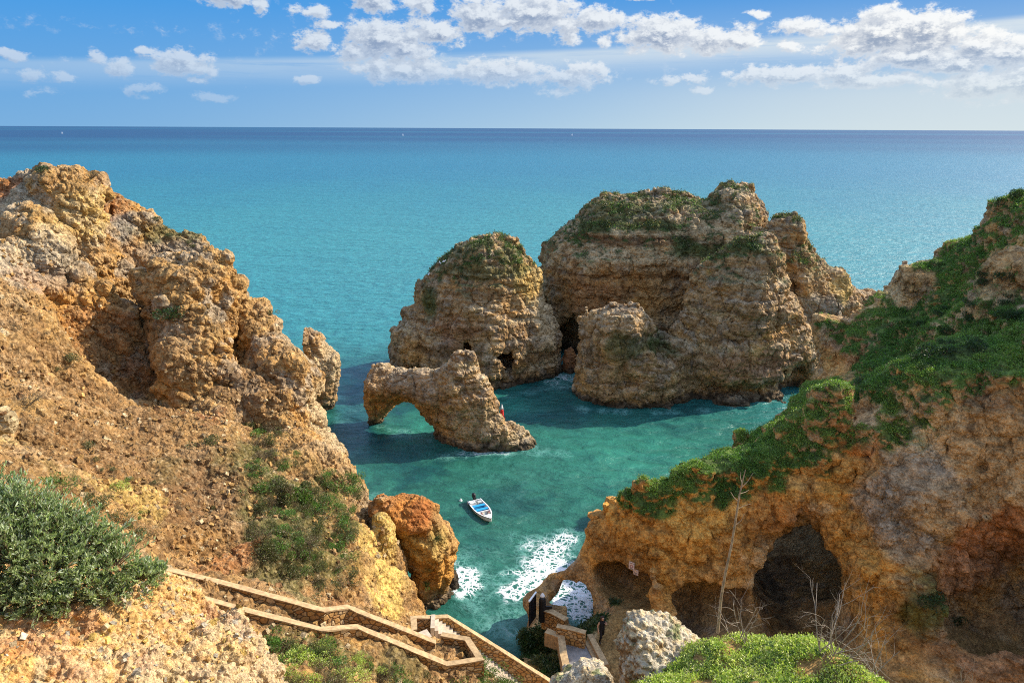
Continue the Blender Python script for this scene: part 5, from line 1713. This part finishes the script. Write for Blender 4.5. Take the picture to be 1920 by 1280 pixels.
def strip(points, half, z0, z1, closed_ends=True, seg=.45, jit=0.0, rng=random.Random(3)):
    """a mitred bar along a polyline; z0/z1 are offsets below the line"""
    pts = [Vector(p) for p in points]
    fine = []
    for a, b in zip(pts[:-1], pts[1:]):
        n = max(1, int((b - a).length / seg))
        for i in range(n):
            fine.append((a.lerp(b, i / n), i == 0))
    fine.append((pts[-1], True))
    V, Q = [], []
    P = [f[0] for f in fine]
    for i, p in enumerate(P):
        d0 = (p - P[i - 1]) if i else (P[1] - p)
        d1 = (P[i + 1] - p) if i < len(P) - 1 else d0
        d0 = Vector((d0.x, d0.y, 0)).normalized(); d1 = Vector((d1.x, d1.y, 0)).normalized()
        t = (d0 + d1)
        if t.length < 1e-4:
            t = d1
        t.normalize()
        nrm = Vector((-t.y, t.x, 0))
        k = half / max(.35, nrm.dot(Vector((-d1.y, d1.x, 0))))
        for sgn, z in ((1, z1), (1, z0), (-1, z0), (-1, z1)):
            q = p + nrm * k * sgn
            V.append((q.x + rng.uniform(-jit, jit), q.y + rng.uniform(-jit, jit), p.z + z + rng.uniform(-jit, jit)))
    n = len(P)
    for i in range(n - 1):
        for k in range(4):
            k2 = (k + 1) % 4
            Q.append((i * 4 + k, i * 4 + k2, i * 4 + 4 + k2, i * 4 + 4 + k))
    Q.append((0, 3, 2, 1)); Q.append((n * 4 - 4, n * 4 - 3, n * 4 - 2, n * 4 - 1))
    return np.array(V), np.array(Q)


def wall(label, pts, h, half=.12, cope=.14, group=None, depth=.6):
    o = bpy.data.objects.new('stone_wall', None); COL.objects.link(o)
    b = Vector(pts[0]) - Vector((0, 0, h)); o.location = b
    V, Q = strip(pts, half, -h - depth, -.062, jit=.012)
    link('masonry', mesh_from('masonry', V - np.array(b), Q, MAT_STONE, smooth=False), o)
    V, Q = strip(pts, cope, -.06, 0, jit=.012)
    link('coping', mesh_from('coping', V - np.array(b), Q, MAT_COPE, smooth=False), o)
    return tag(o, label, 'wall', group)


w1 = [W(230, 1040, 25.2), W(300, 1062, 25.5), W(414, 1090, 25.8), W(606, 1142, 26), W(652, 1136, 26.8), W(817, 1202, 27)]
wf = [W(230, 1078, 23.6), W(443, 1137, 24.3), W(602, 1178, 24.8), W(670, 1173, 25.6), W(838, 1243, 25.6), W(900, 1234, 26), W(876, 1196, 27.4), W(828, 1188, 27.7)]
w3 = [W(777, 1180, 28.9), W(775, 1156, 30.0), W(840, 1154, 30.6), W(1032, 1275, 31), W(1120, 1330, 31.2)]
wall('long upper stair wall of ochre rubble stone with a pale coping', w1, 1.1)
wall('low front stair wall that turns into the many-sided landing parapet', wf, .5, depth=.55)
wall('lower stair wall nearest the water, descending towards the landing path', w3, 1.15, depth=1.2)


def flight(name, A, B, width, label):
    """steps from A down to B (3-D centre line points)"""
    V, Q = [], []
    for a, b in zip(A[:-1], A[1:]):
        a, b = Vector(a), Vector(b)
        n = max(1, int(abs(b.z - a.z) / .165 + .5))
        d = Vector((b.x - a.x, b.y - a.y, 0)); L = d.length; d.normalize(); nr = Vector((-d.y, d.x, 0)) * width / 2
        for i in range(n):
            p, q = a + d * (L * i / n), a + d * (L * (i + 1) / n + .03)
            z = a.z + (b.z - a.z) * (i + .5) / n
            k = len(V)
            for pt in (p - nr, q - nr, q + nr, p + nr):
                V.append((pt.x, pt.y, z)); V.append((pt.x, pt.y, z - .55))
            Q += [(k, k + 2, k + 4, k + 6), (k + 1, k + 7, k + 5, k + 3)] + [(k + 2 * j, k + 2 * j + 1, k + (2 * j + 3) % 8, k + (2 * j + 2) % 8) for j in range(4)]
    o = link(name, mesh_from(name, np.array(V), np.array(Q), MAT_STEP, smooth=False))
    return tag(o, label, 'steps')


mid = lambda a, b, dz: tuple((np.array(a) + np.array(b)) / 2 + np.array((0, 0, dz)))
flight('stairway', [mid(w1[0], wf[0], -.95), mid(w1[2], wf[1], -.95), mid(w1[3], wf[2], -.95), mid(w1[4], wf[3], -.95), mid(w1[5], wf[4], -1.0)], None, 1.0, 'upper flight of pale steps between the two stair walls')
lz = w1[5][2] - 1.05
V = [w1[5], wf[4], wf[5], wf[6], wf[7], W(800, 1175, 29.2), W(780, 1180, 28.9)]
Vt = np.array([(p[0], p[1], lz) for p in V] + [(p[0], p[1], lz - .8) for p in V])
bm_me = bpy.data.meshes.new('stair_landing')
n7 = len(V)
bm_me.from_pydata([tuple(v) for v in Vt], [], [tuple(range(n7))[::-1], tuple(range(n7, 2 * n7))] + [(i, (i + 1) % n7, n7 + (i + 1) % n7, n7 + i) for i in range(n7)])
bm_me.materials.append(MAT_STEP)
tag(link('stair_landing', bm_me), 'flat many-sided landing where the stone stairway turns', 'landing')
s3 = [np.array(p) for p in w3]
offv = np.array((-.35, -.72, 0))
flight('stairway', [tuple(s3[2] + offv + np.array((-.4, 0, lz - s3[2][2]))), tuple(s3[3] + offv + np.array((0, 0, -1.05))), tuple(s3[4] + offv + np.array((0, 0, -1.05)))], None, 1.0, 'lower flight of steps behind the landing, running down along the water')
V, Q = strip([s3[2] + np.array((.3, -1.45, -1.6)), s3[3] + np.array((-.3, -1.45, -.95)), s3[4] + np.array((-.3, -1.45, -.95))], .11, -.5, 0)
tag(link('kerb', mesh_from('kerb', V, Q, MAT_COPE, smooth=False)), 'pale kerb along the near side of the lower flight', 'kerb')

# ------------------------------------------------------------------ landing path by the water
def kerb(label, pix, half, h, z):
    pts = [Wz(px, py, zz) for (px, py), zz in zip(pix, z)]
    V, Q = strip(pts, half, -h, 0, jit=.01)
    o = link('kerb', mesh_from('kerb', V, Q, MAT_COPE, smooth=False))
    return tag(o, label, 'kerb')


kerb('broad sandy parapet top bending left of the landing path', [(1024, 1181), (1052, 1191), (1056, 1222), (1063, 1252), (1068, 1275)], .2, .9, [4.5, 4.5, 4.4, 4.3, 4.2])
kerb('long straight kerb just left of the walking person', [(1106, 1188), (1120, 1215), (1136, 1245)], .17, .5, [4.25, 4.25, 4.25])
kerb('second kerb stone strip beside the grey path slab', [(1100, 1200), (1112, 1225), (1120, 1238)], .14, .4, [4.0, 4.0, 4.0])
wall('short bright orange stone wall across the landing path', [Wz(1044, 1172, 4.95), Wz(1072, 1177, 4.95), Wz(1098, 1184, 4.95)], .95, half=.15, cope=.17, depth=.3)
wall('small shaded parapet wall behind the open black gate', [Wz(1018, 1140, 4.0), Wz(1036, 1146, 4.1), Wz(1062, 1160, 4.2)], .75, half=.14, cope=.2, depth=.6)
pv = [Wz(px, py, 3.92) for px, py in ((1058, 1198), (1084, 1203), (1100, 1207), (1118, 1240), (1126, 1262), (1066, 1262), (1061, 1225))]
pm = bpy.data.meshes.new('path')
k = len(pv)
pm.from_pydata([tuple(p) for p in pv] + [(p[0], p[1], p[2] - .6) for p in pv], [], [tuple(range(k))[::-1], tuple(range(k, 2 * k))] + [(i, (i + 1) % k, k + (i + 1) % k, k + i) for i in range(k)])
pm.materials.append(simple_mat('worn_grey_paving', (.26, .24, .22), .9, .2, .25, 3.0, .4))
tag(link('path', pm), 'worn grey paved patch of the landing path', 'path', kind='structure')


def box_v(c, s, rot=None):
    V = np.array([(x, y, z) for x in (-.5, .5) for y in (-.5, .5) for z in (-.5, .5)]) * np.array(s)
    if rot is not None:
        V = V @ np.array(rot).T
    return V + np.array(c), np.array([(0, 1, 3, 2), (4, 6, 7, 5), (0, 4, 5, 1), (2, 3, 7, 6), (0, 2, 6, 4), (1, 5, 7, 3)])


def joinVQ(lst):
    V, Q, n = [], [], 0
    for v, q in lst:
        V.append(v); Q.append(np.asarray(q) + n); n += len(v)
    return np.concatenate(V), np.concatenate(Q)


def lathe(profile, sides=14):
    V, Q = [], []
    for r, z in profile:
        for k in range(sides):
            t = 2 * math.pi * k / sides
            V.append((r * math.cos(t), r * math.sin(t), z))
    for i in range(len(profile) - 1):
        for k in range(sides):
            k2 = (k + 1) % sides
            Q.append((i * sides + k, i * sides + k2, (i + 1) * sides + k2, (i + 1) * sides + k))
    return np.array(V), np.array(Q)


# open black gate with white-topped leaf and a capped post
MAT_BLACK = simple_mat('black_paint', (.012, .012, .014), .45, .4, .2, 8)
MAT_WHITE = simple_mat('white_paint', (.78, .78, .76), .5, .4, .05, 8)
gb = Wz(1008, 1168, 3.2)
gate = bpy.data.objects.new('gate', None); COL.objects.link(gate); gate.location = gb
tag(gate, 'open black gate with a white top edge beside the steps to the water', 'gate')
cb = math.cos(1.05), math.sin(1.05)
rot = Matrix.Rotation(1.05, 3, 'Z')
pieces = [box_v((0, 0, .9), (.045, 1.0, 1.7))] + [box_v((.03, -.42 + .21 * i, .9), (.03, .03, 1.62)) for i in range(5)]
V, Q = joinVQ(pieces)
rz = np.array(Matrix.Rotation(-.45, 3, 'Z'))
V = V @ rz.T + np.array((-.32, .1, 0))
link('gate_leaf', mesh_from('gate_leaf', V, Q, MAT_BLACK, smooth=False), gate)
V, Q = box_v((0, 0, 1.79), (.09, 1.04, .08)); V = V @ rz.T + np.array((-.32, .1, 0))
link('top_rail', mesh_from('top_rail', V, Q, MAT_WHITE, smooth=False), gate)
V, Q = lathe([(.0, 0), (.21, 0), (.21, 1.5), (.17, 1.62), (.1, 1.7), (0, 1.7)]); V = V + np.array((.28, .25, 0))
link('post', mesh_from('post', V, Q, MAT_BLACK, smooth=False), gate)
V, Q = lathe([(.0, 1.7), (.15, 1.71), (.14, 1.78), (.05, 1.93), (0, 1.98)]); V = V + np.array((.28, .25, 0))
link('post_cap', mesh_from('post_cap', V, Q, MAT_WHITE), gate)
V, Q = box_v((.62, .2, .55), (.5, .05, 1.05)); 
link('side_panel', mesh_from('side_panel', V, Q, MAT_BLACK, smooth=False), gate)

# warning signs on the rock
MAT_SIGN = simple_mat('sign_board', (.74, .58, .52), .5, .3, .06, 6)
MAT_RED = simple_mat('sign_red', (.42, .10, .07), .5, .3, .1, 6)
MAT_INK = simple_mat('sign_ink', (.10, .09, .08), .6, .2, .1, 6)


def sign(px, py, w, h, label, ring):
    p, nrm = cast(right, px, py)
    if p is None:
        p = W(px, py, 40.8)
    nv = Vector((-.60, -.80, .0)).normalized()
    o = bpy.data.objects.new('warning_sign', None); COL.objects.link(o)
    o.location = Vector(p) + nv * .18
    o.rotation_euler = nv.to_track_quat('Y', 'Z').to_euler()
    V, Q = box_v((0, 0, 0), (w, .03, h)); V[:, 1] -= .02
    link('board', mesh_from('board', V, Q, MAT_SIGN, smooth=False), o)
    if ring:
        a = [(math.cos(t) * w * .26, .006, math.sin(t) * w * .26 - .01) for t in np.linspace(0, 2 * math.pi, 17)]
        V, Q = tube_mesh([(a, [.016] * 17)], 4)
        link('ring_symbol', mesh_from('ring_symbol', V, Q, MAT_RED), o)
        V, Q = joinVQ([box_v((0, 0, h * .38), (w * .8, .012, h * .05)), box_v((0, 0, -h * .33), (w * .7, .012, h * .04)), box_v((0, 0, -h * .41), (w * .5, .012, h * .03))])
    else:
        V, Q = joinVQ([box_v((0, 0, -h * .12), (w * .7, .012, h * .10)), box_v((0, 0, -h * .32), (w * .8, .012, h * .06))])
    link('lettering', mesh_from('lettering', V, Q, MAT_INK, smooth=False), o)
    # the bolts that hold the board off the rock
    V, Q = joinVQ([box_v((s_ * w * .35, -.12, 0), (.03, .2, .03)) for s_ in (-1, 1)])
    link('bracket', mesh_from('bracket', V, Q, MAT_INK, smooth=False), o)
    return tag(o, label, 'sign')


sign(1186.5, 1058, .36, .50, 'upper pinkish warning sign with a round symbol on the orange rock', True)
sign(1194.5, 1070, .33, .36, 'lower square notice fixed just right of the round symbol sign', False)

# ------------------------------------------------------------------ motor boat
MAT_GEL = simple_mat('white_gelcoat', (.80, .80, .77), .3, .5, .04, 3)
MAT_DECK = simple_mat('grey_deck', (.42, .44, .43), .6, .3, .15, 6)
MAT_BLUE = simple_mat('blue_bench_paint', (.02, .30, .62), .45, .4, .08, 5)
MAT_DRED = simple_mat('dark_red_bag', (.22, .03, .03), .6, .3, .2, 8)
MAT_RUB = simple_mat('black_rubber', (.015, .015, .016), .5, .4, .2, 8)
stern, bow = Wz(890, 938, .35), Wz(919, 973, .35)
boat = bpy.data.objects.new('motor_boat', None); COL.objects.link(boat)
ax = Vector(bow - stern); ax.z = 0
LB = 5.0
c0 = Vector((stern + bow) / 2); c0.z = 0.02
boat.location = c0
boat.scale = (.76, .76, .76)
boat.rotation_euler = (0.02, 0, math.atan2(ax.y, ax.x))
tag(boat, 'small white open motor boat with blue benches on the green cove', 'boat')


def hull_pts(t, inner=0.0):
    b = .92 * (1 - max(0, (t - .38) / .62) ** 2.3) * (.9 + .1 * min(1, t / .3)) + .015
    sheer = .46 + .26 * t * t
    keel = -.22 + .55 * max(0, (t - .7) / .3) ** 2.2
    x = -LB / 2 + LB * t + (.16 * t ** 4)
    if not inner:
        return [(x, 0, keel), (x, b * .62, keel + .12), (x, b * .90, .12 + .15 * t), (x, b, sheer)]
    bi = max(b - inner, .01)
    return [(x - inner * t, bi, sheer), (x - inner * t, bi * .9, .14 + .2 * t * t), (x - inner * t, 0, .10 + .22 * t * t)]


ts = np.linspace(0, 1, 22)
rowsV, Q = [], []
for t in ts:
    o_ = hull_pts(t); i_ = hull_pts(min(t, .985), .10)
    half = o_ + i_
    ring = half + [(x, -y, z) for x, y, z in half[::-1]]
    rowsV += ring
m_ = 14
for i in range(len(ts) - 1):
    for k in range(m_ - 1):
        Q.append((i * m_ + k, i * m_ + k + 1, (i + 1) * m_ + k + 1, (i + 1) * m_ + k))
    # closing strip along the keel
    Q.append((i * m_ + m_ - 1, i * m_, (i + 1) * m_, (i + 1) * m_ + m_ - 1))
V = np.array(rowsV, float); Q = np.array(Q)
mid_i = np.array([1 if (q % m_ >= 5).all() and (q % m_ <= 8).all() else 0 for q in Q])
link('hull', mesh_from('hull', V, Q[:, ::-1], [MAT_GEL, MAT_DECK], smooth=False, midx=mid_i), boat)
V, Q = box_v((-LB / 2 + .05, 0, .16), (.09, 1.66, .56))
link('transom', mesh_from('transom', V, Q, MAT_GEL, smooth=False), boat)
rub = [hull_pts(t)[3] for t in ts]
path_ = [(x, y + .015, z - .05) for x, y, z in rub] + [(x, -y - .015, z - .05) for x, y, z in rub[::-1]]
V, Q = tube_mesh([(path_, [.028] * len(path_))], 5)
link('rubbing_strake', mesh_from('rubbing_strake', V, Q, MAT_RUB), boat)
for x, dep in ((-1.02, .40), (-.10, .40)):
    V, Q = joinVQ([box_v((x, 0, .46), (dep, 1.48, .05)), box_v((x + .13, 0, .30), (.04, 1.3, .27))])
    link('bench', mesh_from('bench', V, Q, MAT_BLUE, smooth=False), boat)
V, Q = box_v((-1.95, -.45, .38), (.6, .62, .36))
link('stern_locker', mesh_from('stern_locker', V, Q, MAT_GEL, smooth=False), boat)
V, Q = box_v((-1.95, .48, .30), (.5, .45, .22))
link('fuel_tank', mesh_from('fuel_tank', V, Q, MAT_DECK, smooth=False), boat)
ft = [t for t in np.linspace(.80, .985, 8)]
fv = []
for t in ft:
    x, y, z = hull_pts(t)[3]
    fv += [(x, y - .04, z - .02), (x, 0, z + .02), (x, -y + .04, z - .02)]
FQ = []
for i in range(len(ft) - 1):
    for k in range(2):
        FQ.append((i * 3 + k, i * 3 + 3 + k, i * 3 + 4 + k, i * 3 + 1 + k))
link('foredeck', mesh_from('foredeck', np.array(fv), np.array(FQ), MAT_GEL, smooth=False), boat)
V, Q = box_v((.52, 0, .52), (.10, 1.50, .07)); link('thwart', mesh_from('thwart', V, Q, MAT_GEL, smooth=False), boat)
om = link('outboard_motor', mesh_from('outboard_motor', *joinVQ([box_v((-LB / 2 - .05, .05, .55), (.16, .3, .34)), box_v((-LB / 2 - .22, .05, .15), (.2, .12, .9)), box_v((-LB / 2 - .24, .05, -.28), (.34, .06, .1))]), MAT_BLACK, smooth=False), boat)
V, Q = lathe([(0, .62), (.2, .63), (.25, .75), (.26, .98), (.21, 1.14), (.1, 1.2), (0, 1.21)], 12); V = V * np.array((1.35, .85, 1)) + np.array((-LB / 2 - .18, .05, 0))
link('cowling', mesh_from('cowling', V, Q, MAT_BLACK), om)
V, Q = tube_mesh([([(-LB / 2 + .02, .05, .78), (-LB / 2 + .35, .12, .8), (-LB / 2 + .62, .18, .84)], [.03, .025, .03])], 6)
link('tiller', mesh_from('tiller', V, Q, MAT_BLACK), om)


def boat_item(name, V, Q, mat, label, cat, smooth=True):
    M_ = boat.matrix_basis if False else Matrix.LocRotScale(boat.location, boat.rotation_euler, boat.scale)
    V = np.array([M_ @ Vector(v) for v in V])
    return tag(link(name, mesh_from(name, V, Q, mat, smooth=smooth)), label, cat)


coil = [(math.cos(t) * (.24 + .01 * t) + 1.12, math.sin(t) * (.24 + .01 * t), .40 + .012 * t) for t in np.linspace(0, 18, 70)]
V, Q = tube_mesh([(coil, [.022] * len(coil))], 5)
boat_item('rope_coil', V, Q, simple_mat('pale_rope', (.62, .58, .46), .9, .1, .1, 20), 'coiled pale rope lying in the bow of the boat', 'rope')
for y, lab in ((.42, 'dark red bag on the far side of the boat bow'), (-.42, 'dark red bag on the near side of the boat bow')):
    V, Q = lathe([(0, 0), (.17, .02), (.2, .12), (.15, .24), (.06, .28), (0, .28)], 10)
    V = V * np.array((1.3, .9, 1)) + np.array((.95, y, .30))
    boat_item('bag', V, Q, MAT_DRED, lab, 'bag')

b0 = Wz(864, 940, 0)
V, Q = lathe([(0, -.12), (.1, -.1), (.17, 0), (.16, .1), (.09, .17), (.04, .19), (.04, .24), (.07, .25), (.07, .28), (0, .29)], 14)
tag(link('mooring_buoy', mesh_from('mooring_buoy', V * 1.0 + b0, Q, MAT_GEL)), 'little white mooring buoy floating left of the boat', 'buoy')

b0 = Wz(941, 787, 0)
bo = bpy.data.objects.new('marker_buoy', None); COL.objects.link(bo); bo.location = b0
V, Q = lathe([(0, -.3), (.42, -.25), (.48, .1), (.44, .3), (.3, .45), (.22, 1.0), (.2, 1.15), (0, 1.16)], 16)
link('float', mesh_from('float', V * np.array((.8, .8, 1.15)), Q, simple_mat('red_buoy', (.62, .03, .02), .45, .4, .08, 4)), bo)
V, Q = lathe([(0, 1.34), (.17, 1.34), (.14, 1.5), (.06, 1.8), (0, 1.95)], 12)
link('topmark', mesh_from('topmark', V, Q, MAT_GEL), bo)
tag(bo, 'red marker buoy with a white top beside the right shoulder of the arch', 'buoy')

# sailing yachts far out
MAT_SAIL = simple_mat('sailcloth', (.85, .85, .82), .8, .1, .03, 1)


def yacht(px, dist, h, lean, label):
    p = W(px, ROW_H, dist)
    o = bpy.data.objects.new('sailing_yacht', None); COL.objects.link(o)
    o.location = (p[0], dist, 0); o.rotation_euler = (0, lean, .5)
    V, Q = joinVQ([box_v((0, 0, .5), (h * .75, h * .2, 1.0))]); V[V[:, 0] > 0, 1] *= .3
    link('hull', mesh_from('hull', V, Q, MAT_GEL, smooth=False), o)
    V, Q = tube_mesh([([(0, 0, .6), (0, 0, h)], [.1, .06])], 6)
    link('mast', mesh_from('mast', V, Q, MAT_DECK), o)
    for nm, a in (('mainsail', [(-.05, 0, 1.8), (-h * .34, .25, 1.8), (-h * .12, .2, h * .55), (-.05, 0, h * .97)]), ('jib', [(.1, 0, h * .85), (h * .15, .2, h * .45), (h * .33, 0, 1.2), (.1, .2, 1.6)])):
        A = np.array(a); V = np.concatenate([A, A + np.array((0, .04, 0))])
        Q = [(0, 1, 2, 3), (7, 6, 5, 4), (0, 4, 5, 1), (1, 5, 6, 2), (2, 6, 7, 3), (3, 7, 4, 0)]
        link(nm, mesh_from(nm, V, np.array(Q), MAT_SAIL, smooth=False), o)
    return tag(o, label, 'yacht')


yacht(755, 3200, 11, .05, 'tiny white sailing yacht on the horizon above the arch rock')
yacht(1073, 3600, 12, -.03, 'tiny pale sailing yacht on the horizon above the largest stack')
yacht(115, 3400, 11, .04, 'tiny white sailing yacht on the horizon at the far left')

# gulls resting on the conical stack
V, Q = lathe([(0, -.22), (.05, -.18), (.10, -.05), (.11, .06), (.07, .17), (.065, .22), (.075, .28), (.04, .34), (0, .36)], 8)
V = V[:, [2, 1, 0]] * np.array((1, 1, 1.0))
V[:, 2] += np.where(V[:, 0] > .15, (V[:, 0] - .15) * .9, 0)
gm_ = mesh_from('seagull', V, Q, MAT_WHITE)
for i, (px, py) in enumerate(((832, 488), (804, 512), (827, 491))):
    p, nn = cast(stack, px, py + 6)
    if p is not None:
        o = link('seagull', gm_); o.location = (p[0], p[1], p[2] + .25); o.rotation_euler = (0, -.2, i * 1.3)
        tag(o, 'white seagull resting on the left shoulder of the conical stack', 'seagull', 'seagulls on the conical stack')

# ------------------------------------------------------------------ person walking on the landing
pf = Wz(1128, 1194, 4.1)
gz_ = ground(right, pf[0], pf[1], 7.5)
MAT_SKIN = simple_mat('skin', (.52, .30, .20), .55, .3, .06, 10)
MAT_CLOTH = simple_mat('black_clothes', (.018, .016, .018), .8, .2, .25, 12)
MAT_HAIR = simple_mat('dark_brown_hair', (.045, .02, .012), .6, .3, .3, 25)
MAT_SHOE = simple_mat('dark_shoes', (.02, .018, .018), .6, .3, .1, 12)
pts = [("hip", (0, 0, .93), .155), ("waist", (0, .0, 1.08), .125), ("chest", (0, .0, 1.28), .15), ("neckb", (0, .01, 1.44), .075), ("neck", (0, .02, 1.50), .052), ("head", (0, .035, 1.60), .088), ("crown", (0, .03, 1.69), .075),
       ("hl", (.09, 0, .88), .095), ("kl", (.11, .13, .50), .065), ("al", (.13, .02, .09), .045), ("tl", (.14, .19, .035), .038),
       ("hr", (-.09, 0, .88), .095), ("kr", (-.12, -.05, .50), .065), ("ar", (-.14, -.34, .13), .045), ("tr", (-.15, -.20, .035), .038),
       ("sl", (.16, .0, 1.38), .062), ("el", (.27, -.03, 1.12), .043), ("wl", (.26, .08, .88), .032),
       ("sr", (-.16, .0, 1.38), .062), ("er", (-.26, .06, 1.15), .043), ("wr", (-.10, .24, 1.34), .032)]
ix = {p[0]: i for i, p in enumerate(pts)}
ed = [("hip", "waist"), ("waist", "chest"), ("chest", "neckb"), ("neckb", "neck"), ("neck", "head"), ("head", "crown"), ("hip", "hl"), ("hl", "kl"), ("kl", "al"), ("al", "tl"), ("hip", "hr"), ("hr", "kr"), ("kr", "ar"), ("ar", "tr"), ("chest", "sl"), ("sl", "el"), ("el", "wl"), ("chest", "sr"), ("sr", "er"), ("er", "wr")]
pts2 = list(pts)
for side, w_, d_ in (('l', 'wl', Vector((0, .1, -1)).normalized()), ('r', 'wr', Vector((.5, .35, .8)).normalized())):
    wv = Vector(pts[ix[w_]][1])
    palm = wv + d_ * .075
    ix['p' + side] = len(pts2); pts2.append(('p' + side, tuple(palm), .034)); ed.append((w_, 'p' + side))
    up_ = d_.cross(Vector((1, 0, 0))).normalized()
    for f_ in range(4):
        o1 = palm + up_ * (.03 - .02 * f_) + d_ * .03
        o2 = o1 + d_ * (.07, .08, .075, .06)[f_] + Vector((-.02 if side == 'l' else .01, 0, 0))
        for nm, q_, r_ in (('f%s%da' % (side, f_), o1, .011), ('f%s%db' % (side, f_), o2, .008)):
            ix[nm] = len(pts2); pts2.append((nm, tuple(q_), r_))
        ed += [('p' + side, 'f%s%da' % (side, f_)), ('f%s%da' % (side, f_), 'f%s%db' % (side, f_))]
    th = palm + up_ * .05 - d_ * .01
    th2 = th + d_ * .045 + up_ * .02
    for nm, q_, r_ in (('t%sa' % side, th, .012), ('t%sb' % side, th2, .009)):
        ix[nm] = len(pts2); pts2.append((nm, tuple(q_), r_))
    ed += [('p' + side, 't%sa' % side), ('t%sa' % side, 't%sb' % side)]
me = bpy.data.meshes.new('person')
me.from_pydata([p[1] for p in pts2], [(ix[a], ix[b]) for a, b in ed], [])
body = link('person_skin', me)
sk = body.modifiers.new('skin', 'SKIN')
sk.use_smooth_shade = True
for i, p in enumerate(pts2):
    v = me.skin_vertices[0].data[i]
    v.radius = (p[2], p[2])
    v.use_root = (i == 0)
ss = body.modifiers.new('sub', 'SUBSURF'); ss.levels = 2; ss.render_levels = 2
bpy.context.view_layer.update()
ev = body.evaluated_get(bpy.context.evaluated_depsgraph_get())
bme = bpy.data.meshes.new_from_object(ev)
bpy.data.objects.remove(body)
bme.name = 'person'
for m_ in (MAT_SKIN, MAT_CLOTH, MAT_SHOE):
    bme.materials.append(m_)
for p in bme.polygons:
    c = p.center
    arm = abs(c.x) > .185 and c.z > .7 or (c.y > .14 and c.z > 1.2)
    p.material_index = 2 if c.z < .10 else (0 if (arm or c.z > 1.45) else 1)
    p.use_smooth = True
person = link('person', bme)
person.location = (pf[0], pf[1], gz_ - .01)
person.rotation_euler = (0, 0, math.radians(-160))
tag(person, 'person in black sleeveless top and trousers with long dark hair walking on the landing', 'person')
V, Q = lathe([(.0, 1.735), (.06, 1.73), (.105, 1.68), (.118, 1.60), (.12, 1.50), (.125, 1.40), (.10, 1.30), (.05, 1.24), (0, 1.24)], 14)
V = V * np.array((1.0, .95, 1)) + np.array((0, -.02, 0))
V[:, 1] = np.where((V[:, 1] > .03) & (V[:, 2] < 1.68), .03, V[:, 1])
link('hair', mesh_from('hair', V, Q, MAT_HAIR), person)
fV = [box_v((.032, .118, 1.615), (.022, .012, .010)), box_v((-.032, .118, 1.615), (.022, .012, .010)), box_v((0, .118, 1.548), (.045, .012, .010))]
V, Q = joinVQ(fV)
link('face', mesh_from('face', V, Q, MAT_HAIR, smooth=False), person)
V, Q = joinVQ([box_v((0, .128, 1.585), (.018, .03, .035))])
link('nose', mesh_from('nose', V, Q, MAT_SKIN), person)
